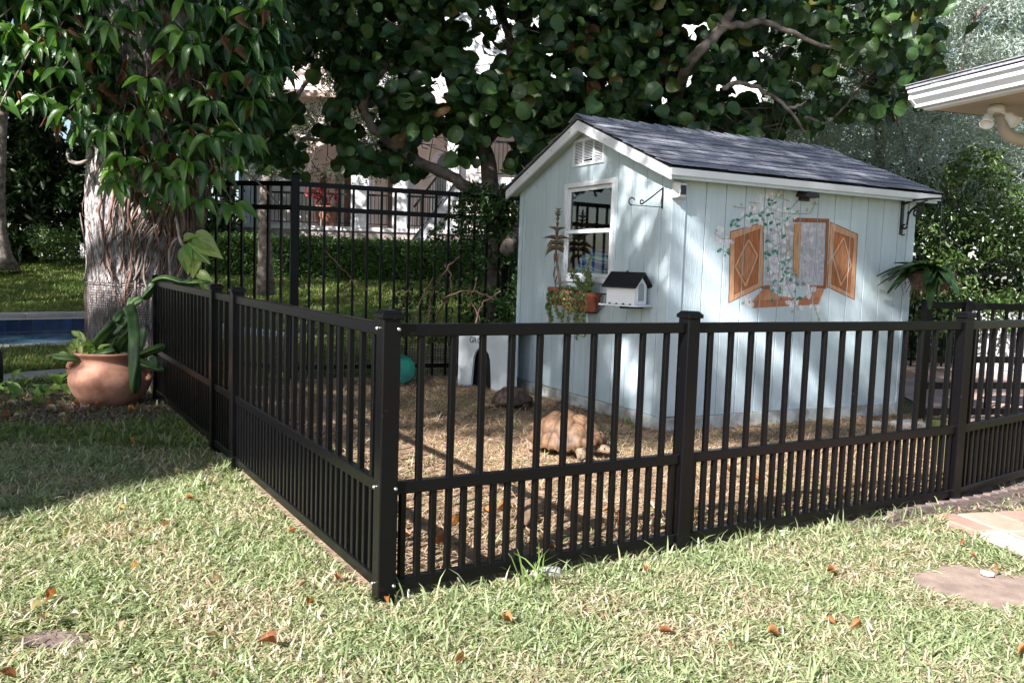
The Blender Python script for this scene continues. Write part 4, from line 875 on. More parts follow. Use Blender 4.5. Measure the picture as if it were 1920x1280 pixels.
# lid leaning on the tall fence
lc = V((-1.17, 8.93, .17)); lid = root('green_lid', 'round green plastic lid leaning on the tall fence at the back of the pen', 'lid', lc - Z * .17)
la = V((.25, -.8, .55)).normalized(); m = MB(); m.lathe([(0, .03), (.10, .028), (.145, .018), (.15, .012), (.165, .012), (.172, .0), (.165, -.012), (.15, -.002), (0, .01)], (0, 0, 0), 36)
Ml = la.to_track_quat('Z', 'Y').to_matrix(); m.v = [tuple(Ml @ V(v) + lc) for v in m.v]; obj('lid_disc', m, M_('green_plastic', (.012, .16, .115), .35, .15, 8, spec=.5), lid, smooth=True)
# ---------------------------------------------------------------- tortoises
def tortoise(label, pos, yaw, L_, base, ring, skin, wide=.80, high=.43):
    r_ = root('tortoise', label, 'tortoise', pos); RM = Matrix.Translation(pos) @ Matrix.Rotation(yaw, 4, 'Z') @ Matrix.Scale(L_, 4)
    a, b, H, z0 = .5, .5 * wide, high, .115
    seeds = [(.40, 0), (.22, 0), (0, 0), (-.22, 0), (-.40, 0)] + [(x, s * .235 * wide / .78) for x in (.30, .11, -.10, -.30) for s in (1, -1)]
    nm = 24; marg = [(a * .985 * math.cos(6.2832 * (i + .5) / nm), b * .985 * math.sin(6.2832 * (i + .5) / nm)) for i in range(nm)]
    nr, nt_ = 60, 144; m = MB(); cols = []
    for i in range(nr + 1):
        r = (i / nr) ** .8
        for j in range(nt_):
            t = 6.283185 * j / nt_; x, y = a * r * math.cos(t), b * r * math.sin(t)
            ds_ = sorted([(math.hypot(x - p, (y - q) * 1.0), k) for k, (p, q) in enumerate(seeds)] + [(math.hypot(x - p, y - q) + .045, 99 + k) for k, (p, q) in enumerate(marg)])
            f1, f2 = ds_[0][0], ds_[1][0]; gap = f2 - f1; g = max(0, 1 - gap / .026)
            z = z0 + H * (1 - r ** 2.5) ** .62 * .88 + .06 * max(0, 1 - f1 / .14) * (1 - r * .7) - .018 * g - .004 * math.cos(f1 * 170) * (gap > .03)
            fl = max(0, r - .86) / .14; z += .075 * fl * max(0, math.cos(t)) ** 3 + .03 * max(0, r - .6) * max(0, math.cos(t)) ** 3 + .012 * fl
            sc = 1 + .05 * fl + .014 * fl * math.cos(nm * t)
            m.v.append((x * sc, y * sc, z)); w = min(1, gap / .07); k = .65 + .35 * math.cos(f1 * 120)
            c = [base[q] * (.55 + .45 * w) * (1 - .22 * (1 - k)) + ring[q] * (1 - w) * .45 for q in range(3)]; cols.append(tuple(c[q] * (1 - g * .8) + ring[q] * .5 * g for q in range(3)))
    for i in range(nr):
        for j in range(nt_):
            m.f.append((i * nt_ + j, (i + 1) * nt_ + j, (i + 1) * nt_ + (j + 1) % nt_, i * nt_ + (j + 1) % nt_)); m.m.append(0); m.c.append((cols[i * nt_ + j], cols[(i + 1) * nt_ + j], cols[(i + 1) * nt_ + (j + 1) % nt_], cols[i * nt_ + (j + 1) % nt_]))
    n0 = len(m.v) - nt_
    for j in range(nt_): x, y, z = m.v[n0 + j]; m.v.append((x * .93, y * .93, z - .035))
    for j in range(nt_): m.f.append((n0 + j, n0 + nt_ + j, n0 + nt_ + (j + 1) % nt_, n0 + (j + 1) % nt_)); m.m.append(0); m.c.append(base)
    m.v = [tuple(RM @ V(p)) for p in m.v]
    # body: head, legs and plastron in one skin surface
    vs3 = [((0, 0, .13), .17), ((.26, 0, .12), .13), ((.42, 0, .12), .062), ((.50, .01, .13), .055), ((.565, .015, .128), .060), ((.615, .02, .115), .045), ((.645, .02, .103), .024), ((-.28, 0, .12), .14), ((-.46, 0, .10), .04), ((-.54, 0, .075), .015)]
    es = [(0, 1), (1, 2), (2, 3), (3, 4), (4, 5), (5, 6), (0, 7), (7, 8), (8, 9)]
    for s in (1, -1):
        k = len(vs3); vs3 += [((.30, s * .20, .15), .075), ((.40, s * .27, .10), .070), ((.41, s * .285, .045), .062), ((.43, s * .285, .012), .055)]; es += [(1, k), (k, k + 1), (k + 1, k + 2), (k + 2, k + 3)]
        k = len(vs3); vs3 += [((-.30, s * .19, .14), .085), ((-.34, s * .25, .08), .080), ((-.35, s * .26, .035), .070), ((-.345, s * .26, .012), .062)]; es += [(7, k), (k, k + 1), (k + 1, k + 2), (k + 2, k + 3)]
    me = bpy.data.meshes.new('body'); me.from_pydata([v for v, _ in vs3], es, []); tmp = bpy.data.objects.new('tmp', me); COL.objects.link(tmp)
    md = tmp.modifiers.new('s', 'SKIN'); sv = me.skin_vertices[0].data
    for i, (_, r) in enumerate(vs3): sv[i].radius = (r, r)
    sv[0].use_root = True
    ss = tmp.modifiers.new('d', 'SUBSURF'); ss.levels = 3; ss.render_levels = 3
    dg_ = bpy.context.evaluated_depsgraph_get(); bmz = bpy.data.meshes.new_from_object(tmp.evaluated_get(dg_)); bpy.data.objects.remove(tmp)
    for v in bmz.vertices:
        q = v.co; w = noise.cell(q * 46) * .006 if (abs(q.x) > .25 and q.z < .2) else 0; v.co = RM @ (q + v.normal * w); v.co.z = max(v.co.z, pos[2] + .001)
        v.co -= V(pos)
    bmz.polygons.foreach_set('use_smooth', [True] * len(bmz.polygons)); bmz.materials.clear(); bmz.materials.append(skin); put('body', bmz, Matrix.Translation(pos), r_)
    obj('shell', m, M_shell, r_, smooth=True)
    for s in (1, -1):
        e = MB(); e.dome((0, 0, 0), .011 * L_, 8, 4, ax=(.2, s, .25)); me = e.mesh('eye', smooth=True); me.materials.append(M_dark); put('eye', me, RM @ Matrix.Translation((.578, .015 + s * .052, .142)) @ Matrix.Scale(1 / L_, 4), r_)
    for s in (1, -1):
        for k in range(4):
            c = MB(); p = RM @ V((.475, s * (.285 + (k - 1.5) * .028), .016)); q = RM @ V((.505, s * (.285 + (k - 1.5) * .03), .002)); c.tube([p, q], [.014 * L_, .004 * L_], 6); obj('claw', c, M_claw, r_)
M_claw = M_('claw', (.22, .17, .12), .5, .2, 20)
M_skin1 = M_('tan_skin', (.12, .08, .052), .8, .4, 30, .9, 90, col2=(.27, .195, .13)); M_skin2 = M_('dark_skin', (.04, .028, .022), .8, .4, 30, .9, 90, col2=(.09, .06, .045))
tortoise('large tan domed tortoise grazing on the straw in front of the shed', V((.40, 5.80, .015)), R(-38), .54, (.155, .09, .052), (.075, .04, .023), M_skin1)
tortoise('small dark brown tortoise walking beside the shelter doorway', V((.02, 7.62, .015)), R(-12), .36, (.065, .042, .032), (.03, .02, .016), M_skin2)

# ---------------------------------------------------------------- big tree on the left with its climbing vine
TC = V((-3.72, 8.45, 0))
def tcen(z): return V((TC.x + .075 * min(z, 3), TC.y + .02 * z, z))
def trad(z): return .42 + .40 * math.exp(-z / .22) * .35 + .105 * min(1, max(0, (z - .5) / 1.4)) + .06 * max(0, z - 2)
def tsurf(th, z, off=0.):
    c = tcen(z); r = trad(z); d = V((math.cos(th), math.sin(th), 0))
    n1 = noise.noise(V((d.x * 1.3, d.y * 1.3, z * .35))) * .07; fl = .05 * max(0, math.cos(th * 4 + .6)) * math.exp(-z / .6)
    q = V((d.x * 9, d.y * 9, z * 1.6)); rd = abs(noise.noise(q)) * .02 + abs(noise.noise(q * 2.3 + V((3, 1, z * 2.)))) * .016
    return c + d * (r + n1 + fl - rd + .02 + off)
tree = root('big_tree', 'thick grey barked tree with a vine covered trunk left of the pen', 'tree', TC)
m = MB(); nz_, nt_ = 260, 220
zs = [-.1 + 4.6 * (i / nz_) for i in range(nz_ + 1)]
for z in zs:
    for j in range(nt_): m.v.append(tuple(tsurf(6.283185 * j / nt_, z)))
for i in range(nz_):
    for j in range(nt_): m.f.append((i * nt_ + j, i * nt_ + (j + 1) % nt_, (i + 1) * nt_ + (j + 1) % nt_, (i + 1) * nt_ + j)); m.m.append(0); m.c.append(None)
obj('trunk', m, M_bark, tree, smooth=True, fix=False)
m = MB(); m.tube(smoothp([tcen(2.6) + V((-.2, 0, 0)), tcen(3.2) + V((-.75, -.3, .1)), tcen(4.2) + V((-1.4, -.6, .6)), V((-5.6, 7.6, 6.5))]), [.34] * 5 + [.28] * 5 + [.2] * 6, 18); obj('limb', m, M_bark, tree, smooth=True)
m = MB(); m.tube(smoothp([tcen(4.3), V((-3.2, 8.2, 5.6)), V((-2.2, 8.4, 7.2))]), [.5, .48, .46, .44, .4, .36, .32, .28, .24, .2, .16], 16); obj('limb', m, M_bark, tree, smooth=True)
n = 9000; c = np.array([(-3.6, 8.6, 7.4)]) + RNG.normal(size=(n, 3)) * np.array([2.0, 1.8, .9]); c = c[c[:, 2] > 5.6]; n = len(c)
M_crown = leafmat('crown_leaf', (.03, .07, .016), (.06, .12, .025), .45, .25)
leaves('crown', RHOMB, M_crown, c, rdir(n, -.3), rdir(n, .8), RNG.uniform(.10, .2, n), RNG.uniform(.05, .09, n), RNG.random(n), tree, 'stuff')
# wire netting wrapped round the foot of the trunk
m = MB()
nqc = {}
def nq(th, z):
    k = (round(th, 3), round(z, 3))
    if k not in nqc: nqc[k] = tsurf(th, z, .028)
    return nqc[k]
for z in np.arange(.06, .99, .024):
    for j in range(56): a, b = math.pi * .93 + j * .0614, math.pi * .93 + (j + 1) * .0614; m.face([nq(a, z), nq(b, z), nq(b, z + .0045), nq(a, z + .0045)])
for j in range(56): a, b = math.pi * .93 + j * .0614, math.pi * .93 + (j + 1) * .0614; m.face([nq(a, .99), nq(b, .99), nq(b, 1.004), nq(a, 1.004)])
for j in range(112):
    a = math.pi * .93 + j * .0307
    for z in np.arange(.05, .95, .1): m.face([nq(a, z), nq(a + .009, z), nq(a + .009, z + .1), nq(a, z + .1)])
tagit(obj('trunk_netting', m, M_('net_wire', (.075, .055, .05), .7), fix=False), 'fine wire netting wrapped round the foot of the grey tree trunk', 'netting')
vine = root('climbing_vine', 'glossy green vine with hanging leaves and tangled roots covering the grey trunk', 'vine', TC)
rr = random.Random(3)
for i in range(84):
    th = R(-90) + rr.gauss(.85, .42); z = rr.uniform(1.9, 3.4); zend = max(.15, rr.gauss(1.15, .38)); P = []; dth = rr.gauss(0, .1)
    while z > zend:
        P.append(tsurf(th, z, rr.uniform(.015, .05))); z -= .09; dth = dth * .8 + rr.gauss(0, .03); th += dth + .012 * math.sin(z * 3 + i)
    if len(P) < 4: continue
    r0 = rr.choice((.005, .006, .008, .010, .013, .019)); m = MB(); m.tube(P, [r0 * (.9 if k else .8) * (1 - .35 * k / len(P)) for k in range(len(P))], 7); obj('aerial_root', m, M_root if i % 3 else M_branch, vine, smooth=True)
for pts, r0 in ([[(128, 282, 8.0), (130, 300, 7.85), (150, 306, 7.8), (172, 292, 7.8), (170, 270, 7.85)], .018], [[(372, 500, 7.5), (330, 545, 7.48), (318, 470, 7.6), (345, 430, 7.7), (340, 380, 7.8)], .012], [[(330, 528, 7.5), (352, 480, 7.5), (338, 450, 7.6), (330, 400, 7.8)], .014], [[(60, 90, 7.6), (20, 160, 7.5), (0, 200, 7.4)], .008], [[(150, 400, 8.1), (162, 480, 7.85), (158, 520, 7.8), (148, 524, 7.8)], .006], [[(520, 380, 8.4), (470, 330, 8.2), (420, 310, 8.0)], .009]):
    m = MB(); m.tube(smoothp(pxpath(pts)), r0, 7); obj('aerial_root', m, M_branch, vine, smooth=True)
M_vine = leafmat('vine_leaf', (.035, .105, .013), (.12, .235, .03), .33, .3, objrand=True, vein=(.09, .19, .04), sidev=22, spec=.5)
M_vine2 = leafmat('vine_leaf_shaded', (.014, .045, .010), (.036, .10, .016), .35, .22, vein=(.06, .13, .03), sidev=22)  # darker copy of the vine leaf: shade of the leaves behind put into colour
M_dry = leafmat('dry_leaf', (.06, .022, .012), (.15, .06, .028), .6, .2, objrand=True, vein=(.2, .1, .05), sidev=14)
VSH = lambda t: math.sin(math.pi * min(1, .04 + t ** .85 * .96))
vl_t = [strip_leaf(7, VSH, .18, dd, wv) for dd, wv in ((.18, .02), (.42, .04), (.7, .03))]; vl_m = [unit_leaf('vine_leaf', t, M_vine, 1, .42) for t in vl_t]
dl_m = [unit_leaf('dry_leaf', strip_leaf(6, VSH, .6, .5, .08), M_dry, 1, .34)]
def low_edge(x): return 235 if x < 110 else 250 if x < 150 else 330 if x < 210 else 390 if x < 330 else 335 if x < 430 else 300 if x < 500 else 200
hubs = []
tries = 0
while len(hubs) < 46 and tries < 4000:
    tries += 1; x = rr.uniform(-40, 515); y = rr.uniform(-60, low_edge(x) - 40)
    if rr.random() > (1. if x < 440 else .5): continue
    if any(math.hypot(x - a, y - b) < 42 for a, b, _ in hubs): continue
    hubs.append((x, y, 7.35 + rr.uniform(0, .35) + (.3 if x > 400 else 0)))
hubs += [(365, 80, 7.4), (118, 128, 7.3), (280, 305, 7.45), (262, 225, 7.4), (398, 255, 7.4), (130, 205, 7.3), (435, 380, 7.6), (282, 365, 7.6), (330, 352, 7.5), (352, 300, 7.45), (320, 268, 7.45), (235, 290, 7.45), (222, 340, 7.5), (400, 318, 7.5), (440, 290, 7.55), (300, 330, 7.5), (455, 250, 7.6), (375, 372, 7.55)]
PL, PD, PN, PS = [], [], [], []
def whorl(h, n, L0, out):
    a0 = rr.uniform(0, 6.28); tilt = V((rr.gauss(0, .25), -.35 + rr.gauss(0, .2), .9)).normalized()
    u = tilt.orthogonal().normalized(); w = tilt.cross(u)
    for k in range(n):
        a = a0 + 6.283 * k / n + rr.gauss(0, .2); d = (u * math.cos(a) + w * math.sin(a)) * rr.uniform(.5, 1.) + V((0, -.15, -rr.uniform(.1, .8))); out.append((h + d.normalized() * .03, d.normalized(), (tilt + V((0, -.5, .2))), L0 * rr.uniform(.75, 1.15)))
big = []
for x, y, Y in hubs: whorl(at(x, y, Y), rr.choice((5, 6, 6)), .205, big)
rr.shuffle(big)
for i, (p, d, n_, l) in enumerate(big[:285]): put('leaf', vl_m[i % 3], frameM(p, d, n_) @ Matrix.Scale(l, 4), vine)
mass = list(big[285:])
for _ in range(520):
    x = rr.uniform(-120, 520); y = rr.uniform(-160, low_edge(x) - 45)
    whorl(at(x, y, rr.uniform(7.6, 8.4) + (.2 if x > 380 else 0)), 5, .22, mass)
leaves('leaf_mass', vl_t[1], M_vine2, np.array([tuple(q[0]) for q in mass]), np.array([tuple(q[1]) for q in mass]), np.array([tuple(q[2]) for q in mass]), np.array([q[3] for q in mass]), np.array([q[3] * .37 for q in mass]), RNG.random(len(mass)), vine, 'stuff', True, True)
for i in range(46):
    x = rr.uniform(30, 500); y = rr.uniform(20, low_edge(x) - 10); put('dry_leaf', dl_m[0], frameM(at(x, y, rr.uniform(7.3, 7.7)), V((rr.gauss(0, .3), rr.gauss(0, .3), -1)), V((rr.gauss(0, 1), -1, .1))) @ Matrix.Scale(rr.uniform(.09, .16), 4), vine)
# leaf stalks and twigs of the vine
m = MB()
for x, y, Y in hubs: a = at(x, y, Y); b = at(x + (250 - x) * .25 + rr.uniform(-20, 20), y - rr.uniform(10, 50), Y + .4); m.tube([a, a.lerp(b, .5) + V((0, 0, .04)), b], .005, 5)
obj('leaf_stalks', m, M_branch, vine, fix=False, kind='stuff')
# variegated pothos by the fence top
M_poth = leafmat('variegated_leaf', (.09, .20, .03), (.30, .36, .10), .35, .35, objrand=True, vein=(.45, .48, .2), sidev=9)
po = root('pothos', 'variegated yellow green pothos with broad leaves at the fence end beside the trunk', 'plant', at(365, 500, 7.4))
pm_ = unit_leaf('pothos_leaf', strip_leaf(6, lambda t: math.sin(math.pi * min(1, .16 + .84 * t ** .8)), .12, .3), M_poth, 1, .62)
for (a, b), s in zip((((352, 455), (385, 485)), ((365, 440), (402, 462)), ((352, 462), (345, 505)), ((362, 468), (362, 512)), ((372, 455), (408, 475)), ((345, 448), (362, 440)), ((380, 525), (395, 548)), ((372, 512), (392, 522))), (1,) * 8):
    p, q = at(*a, 7.35), at(*b, 7.3); put('leaf', pm_, frameM(p, q - p, V((rr.gauss(0, .3), -.9, .5))) @ Matrix.Scale((q - p).length * 1.15, 4), po)
m = MB(); m.tube(smoothp(pxpath([(352, 462, 7.38), (345, 490, 7.42), (332, 520, 7.45), (325, 535, 7.5)])), .008, 6); obj('stem', m, M_branch, po, smooth=True)

# ---------------------------------------------------------------- shade tree standing outside the frame to the left: its crown dapples lawn, pen and shed
LXY = np.array([LIGHT.x, LIGHT.y]) / -LIGHT.z
def unshade(gx, gy, h): return V((gx - LXY[0] * h, gy - LXY[1] * h, h))          # where a branch at height h shades ground point gx, gy
st_ = root('shade_tree', 'very tall leafy shade tree over the lawn, behind and left of the view', 'tree', (-16.5, -3.5, 0))
m = MB(); m.tube(smoothp([V((-16.5, -3.5, -.1)), V((-16.4, -3.5, 3)), V((-16., -3.4, 6)), unshade(-7, 8, 9.6)]), [.55] * 5 + [.45] * 5 + [.35] * 6, 16); obj('trunk', m, M_bark, st_, smooth=True)
for gx_, gy_, h_ in ((2.6, 8.9, 10.8), (-1., 9.6, 11.2), (-3.6, 6.4, 10.6), (1.5, 12.5, 11.2), (-6, 13, 11)):
    a, e = unshade(-7, 8, 9.4), unshade(gx_, gy_, h_); m = MB(); m.tube(smoothp([a, a.lerp(e, .5) + V((0, 0, .4)), e]), [.2, .19, .18, .17, .15, .13, .12, .10, .08, .06, .04], 10); obj('limb', m, M_bark, st_, smooth=True)
def shade(x, y):
    bx = np.array([-9., -3.0, -2.5, -2.25, -1.95, -1.6, -1.2, -.6, 1.0, 2.6, 3.2, 9]); by = np.array([3.3, 3.4, 3.75, 4.5, 4.8, 5.3, 5.9, 6.4, 6.3, 6.6, 7.0, 8.2])
    b = np.interp(x, bx, by); d = y - b
    dens = np.where(d < 0, 0, .86); dens = np.where((x < -1.7) & (d > 0) & (y < 6.6), 1.3, dens)
    dens = np.where(y > 11.2, .74, dens); dens = np.where((x > 6.4) & (y > 10.5), .38, dens)
    return dens
def blobn(x, y, s, o): return np.array([noise.noise(V((a * s + o, b * s - o, o * 1.7))) for a, b in zip(x, y)])
def shadecrown(parent, dens, NC, x0, x1, y0, y1, h0, h1, K, flecks, sc=1., thr=.02):  # unseen leaf clusters shaped to the wanted shade, with gaps left for sun flecks
    gx = RNG.uniform(x0, x1, NC); gy = RNG.uniform(y0, y1, NC); dn = dens(gx, gy)
    bl = blobn(gx, gy, 1.15 / sc, 4.4) * .8 + blobn(gx, gy, 2.7 / sc, 9.1) * .4; keep = (dn > 0) & (bl > (.5 - dn) * 1.15 - thr)
    for fx, fy, fr in flecks: keep &= (gx - fx) ** 2 + (gy - fy) ** 2 > fr * fr
    gx, gy = gx[keep], gy[keep]; h = RNG.uniform(h0, h1, len(gx)); c_ = np.stack([gx - LXY[0] * h, gy - LXY[1] * h, h], 1)
    pos = np.repeat(c_, K, 0) + RNG.normal(size=(len(c_) * K, 3)) * np.array([.09, .09, .12]) * sc
    inview = (pos[:, 1] > .3) & (np.abs(pos[:, 0]) < pos[:, 1] * .68 + .2) & ((pos[:, 2] - CAMH) < pos[:, 1] * .36 + .3); pos = pos[~inview]
    n = len(pos); leaves('crown', RHOMB, M_crown, pos, rdir(n, -.2), rdir(n, 1.2), RNG.uniform(.11, .18, n) * sc, RNG.uniform(.08, .13, n) * sc, RNG.random(n), parent, 'stuff')
# known sun flecks: trunk flank, pot, lit patches of gable, wall and pen
FLECK = [(-3.45, 8.6, .65), (-2.95, 9.4, .75), (-2.4, 10.2, .65), (-1.7, 10.9, .5), (-1.0, 11.6, .5), (.1, 12.0, .4), (-3.05, 7.35, .33), (-3.6, 7.0, .28), (5.5, 9.3, .6), (7.1, 11.7, 1.0), (5.3, 8.3, .75), (5.9, 7.4, .8)]
def wallfleck(p, r): r *= 1.3; FLECK.append((p.x + LXY[0] * p.z, p.y + LXY[1] * p.z, r))
for t, z, r in ((1.2, 1.5, .34), (.45, 1.95, .20), (1.25, 2.2, .22), (1.1, .75, .16), (1.55, .55, .14), (.55, .45, .16), (2.1, 1.0, .10), (.2, 1.3, .12)): wallfleck(GP(t, z), r)
for t, s_, r in ((.75, .35, .22), (.3, .25, .15), (.1, 1.3, .14), (.9, 1.6, .15), (.2, 2.2, .12)): wallfleck(RP(t, s_), r)
for s_, z, r in ((.45, 1.3, .16), (.25, .95, .15), (1.05, .55, .18), (1.6, .45, .16), (2.2, .75, .15), (2.5, .9, .12), (1.75, 1.75, .10), (.9, .2, .15), (1.4, 1.05, .10)): wallfleck(LP(s_, z), r)
shadecrown(st_, lambda x, y: np.where((x < -1.75) & (y > np.interp(x, [-9, -3, -2.5, -2.25, -1.95, -1.75], [3.4, 3.5, 3.85, 4.6, 4.95, 5.3])) & (y < 6.8), 2., 0.), 16000, -6, -1.7, 3, 7, 8.8, 9.8, 6, FLECK[3:5])
def mg(px, py): d = ray(px, py); q = V((0, 0, CAMH)) + d * ((S0 - V((0, 0, CAMH))).dot(-SL) / d.dot(-SL)) - S0; return (q.dot(SG), q.z)
for x, y, r in ((1300, 400, .15), (1310, 450, .15), (1322, 500, .13), (1350, 575, .13), (1375, 590, .11), (1335, 650, .15), (1600, 385, .10), (1625, 395, .09), (1610, 500, .10), (1625, 540, .13), (1645, 580, .15), (1590, 560, .11), (1460, 640, .14), (1490, 690, .16), (1530, 730, .16), (1580, 650, .13), (1620, 700, .13), (1400, 760, .13), (1440, 700, .10), (1565, 600, .1)): wallfleck(LP(*mw(x, y)), r * 1.02)
for x, y, r in ((1110, 330, .14), (1165, 330, .14), (1205, 350, .16), (1235, 345, .13), (1215, 400, .12), (1200, 450, .10), (1085, 585, .12), (1115, 600, .10), (1050, 640, .11), (1150, 660, .15), (1165, 710, .14), (1205, 660, .13), (1205, 720, .12), (1025, 700, .10)): wallfleck(GP(*mg(x, y)), r * 1.05)
def onshed(x, y):
    h_ = lambda p: (p.x + LXY[0] * p.z, p.y + LXY[1] * p.z)
    A = inpoly(x, y, [h_(LP(-.05, .1)), h_(LP(LW, .1)), h_(LP(LW, 2.)), h_(LP(-.05, 2.))]); B = inpoly(x, y, [h_(GP(0, .1)), h_(GP(GW, .1)), h_(GP(GW, 2.05)), h_(GP(RID, 2.5)), h_(GP(0, 2.05))])
    return np.where(A | B, 1.15, 0.)
shadecrown(st_, onshed, 8000, .0, 6.0, 6.5, 11.6, 8.2, 10.5, 8, FLECK, .8)
shadecrown(st_, shade, 19000, -10, 10.5, 2.9, 20, 8.6, 11.4, 15, FLECK)
pt = root('pool_shade_tree', 'tall spreading tree added out of view beyond the pool for shade', 'tree', (-17, 13, 0))  # unseen tree added to shade the far lawn, shrubs and house
m = MB(); m.tube(smoothp([V((-17, 13, -.2)), V((-16.8, 13.1, 3)), V((-16, 13.6, 6.)), V((-14.5, 14.4, 9.))]), [.5] * 5 + [.4] * 5 + [.3] * 6, 14); obj('trunk', m, M_bark, pt, smooth=True)
def shade2(x, y): return np.where(y > 16, .78, .5)
shadecrown(pt, shade2, 9000, -26, 9, 13, 44, 8, 13, 18, [], 2.0)

# ---------------------------------------------------------------- sea grape tree behind the shed
sg = root('sea_grape_tree', 'dark sea grape tree with big round leaves spreading over the shed roof', 'tree', (-.35, 10.6, 0))
BRS = [([(918, 640, 10.4), (925, 480, 10.4), (918, 330, 10.4), (900, 262, 10.4), (862, 205, 10.4), (835, 110, 10.6), (800, -30, 10.8)], .125, .05), ([(935, 470, 10.3), (925, 400, 10.2), (885, 358, 10.0), (835, 325, 9.9), (775, 298, 9.8), (705, 245, 9.8), (680, 200, 9.8)], .085, .045),
       ([(905, 270, 10.4), (960, 190, 10.8), (955, 80, 11.0), (930, -20, 11.2)], .08, .04), ([(680, 205, 9.8), (688, 172, 9.7), (712, 142, 9.6), (735, 120, 9.6)], .05, .022), ([(690, 200, 9.8), (730, 175, 9.9), (770, 150, 10.2), (820, 120, 10.4)], .04, .02),
       ([(1180, 300, 11.2), (1255, 215, 10.8), (1290, 125, 9.4), (1345, 60, 9.35), (1372, 15, 9.35), (1380, -40, 9.35)], .075, .04), ([(1345, 50, 9.35), (1395, 48, 9.3), (1440, 42, 9.3), (1500, 70, 9.3), (1560, 90, 9.25)], .045, .018), ([(1355, 165, 9.35), (1385, 155, 9.3), (1430, 172, 9.3), (1475, 200, 9.25), (1510, 250, 9.25)], .03, .014), ([(1478, 205, 9.25), (1500, 198, 9.25), (1516, 180, 9.25)], .022, .012),
       ([(1330, 165, 9.4), (1328, 130, 9.4), (1340, 112, 9.4)], .02, .01), ([(950, 470, 9.4), (1050, 330, 11.2), (1200, 290, 11.4), (1300, 270, 11.4)], .08, .05), ([(560, 260, 9.6), (640, 262, 9.7), (720, 275, 9.8)], .02, .012), ([(1510, 220, 9.25), (1560, 225, 10.2), (1640, 130, 10.0), (1700, 95, 9.9)], .02, .008)]
for pts, r0, r1 in BRS:
    P = smoothp(pxpath(pts)); k = len(P); m = MB(); m.tube([p + V(tuple(RNG.normal(0, .008, 3))) for p in P], [r0 + (r1 - r0) * i / (k - 1) for i in range(k)], 12); obj('branch', m, M_branch, sg, smooth=True)
SGS = lambda a, b: [(0, a), (.55, tuple((p + q) / 2 for p, q in zip(a, b))), (.962, b), (.98, (.15, .14, .03)), (1, (.11, .05, .022))]
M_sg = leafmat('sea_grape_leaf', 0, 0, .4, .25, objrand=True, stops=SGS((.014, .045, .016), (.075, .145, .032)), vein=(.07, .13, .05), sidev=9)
M_sg2 = leafmat('sea_grape_shaded', 0, 0, .4, .25, stops=SGS((.008, .028, .011), (.055, .11, .024)), vein=(.06, .11, .04), sidev=9)  # darker copy of the round leaf, the crown's inner shade put into its colour
sg_t = [round_leaf(12, .12, .1), round_leaf(12, .3, .3), round_leaf(12, -.1, .35)]; sg_m = [unit_leaf('round_leaf', t, M_sg, 1, 1.08) for t in sg_t]
SLE = lambda x: np.interp(x, [450, 540, 620, 700, 790, 850, 900, 960, 1010, 1090, 1200, 1300, 1450, 1560, 1650, 1760], [320, 335, 310, 320, 335, 300, 300, 325, 275, 235, 260, 275, 270, 228, 222, 185])
holes = [(918, 75, 55), (905, 40, 30), (820, 280, 45), (600, 290, 40), (580, 170, 40), (700, 195, 22), (1490, 95, 26), (940, 270, 34), (1590, 130, 26), (670, 215, 24), (1440, 85, 36)]
cand = []
while len(cand) < 8500:
    x = rr.uniform(430, 1760); y = rr.uniform(-140, float(SLE(x)))
    if noise.noise(V((x / 70, y / 70, 2.2))) < -.28 or any((x - a) ** 2 + (y - b) ** 2 < r * r for a, b, r in holes): continue
    if x > 1470 and rr.random() > .5: continue
    if x < 620 and rr.random() > .55: continue
    cand.append((x, y))
fx = sorted(((rr.uniform(9.2, 11.9), p) for i, p in enumerate(cand)), key=lambda t: t[0])
near = [q for q in fx if True]
PL, PD, PN, PS = [], [], [], []; cnt = 0; occ = []
for Y, (x, y) in fx:
    p = at(x, y, Y); s_ = (p - S0).dot(SL); t_ = (p - S0).dot(SG)
    if -.3 < s_ < 3.2 and -.3 < t_ < 2.8 and p.z < rz(t_) + .16: continue
    d = V((rr.gauss(0, .8), rr.gauss(-.2, .5), rr.gauss(-.25, .5))).normalized(); nn = V((rr.gauss(-.05, .55), -.75 + rr.gauss(0, .5), .35 + rr.gauss(0, .4))); L_ = rr.uniform(.09, .19)
    if cnt < 292 and not any((x - a) ** 2 + (y - b) ** 2 < 30 ** 2 for a, b in occ):
        put('leaf', sg_m[cnt % 3], frameM(p, d, nn) @ Matrix.Scale(L_, 4), sg); cnt += 1; occ.append((x, y))
    else: PL.append(tuple(p)); PD.append(tuple(d)); PN.append(tuple(nn)); PS.append(L_)
for _ in range(650):                                             # low foliage just behind the roof
    x = rr.uniform(1000, 1460); p = at(x, rr.uniform(185, 300), rr.uniform(11.2, 12.6)); PL.append(tuple(p)); PD.append(tuple(rdir(1, -.3)[0])); PN.append((rr.gauss(0, .6), -.8, rr.gauss(.3, .4))); PS.append(rr.uniform(.15, .25))
for _ in range(900):                                             # outer crown above and behind
    p = V((rr.uniform(-4, 5.5), rr.uniform(10.5, 13.2), rr.uniform(4.2, 6.4))); PL.append(tuple(p)); PD.append(tuple(rdir(1)[0])); PN.append(tuple(rdir(1, .8)[0])); PS.append(rr.uniform(.18, .28))
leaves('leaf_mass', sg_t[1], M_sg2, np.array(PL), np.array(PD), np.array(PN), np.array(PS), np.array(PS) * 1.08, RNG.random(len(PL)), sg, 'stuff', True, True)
m = MB()
for i in range(240):
    x = rr.uniform(480, 1700); y = rr.uniform(0, float(SLE(x))); a = at(x, y, rr.uniform(9.8, 11)); m.tube([a, a + V((rr.gauss(0, .14), .05, rr.gauss(0, .12))), a + V((rr.gauss(0, .3), .1, rr.gauss(.1, .2)))], [.007, .006, .004], 5)
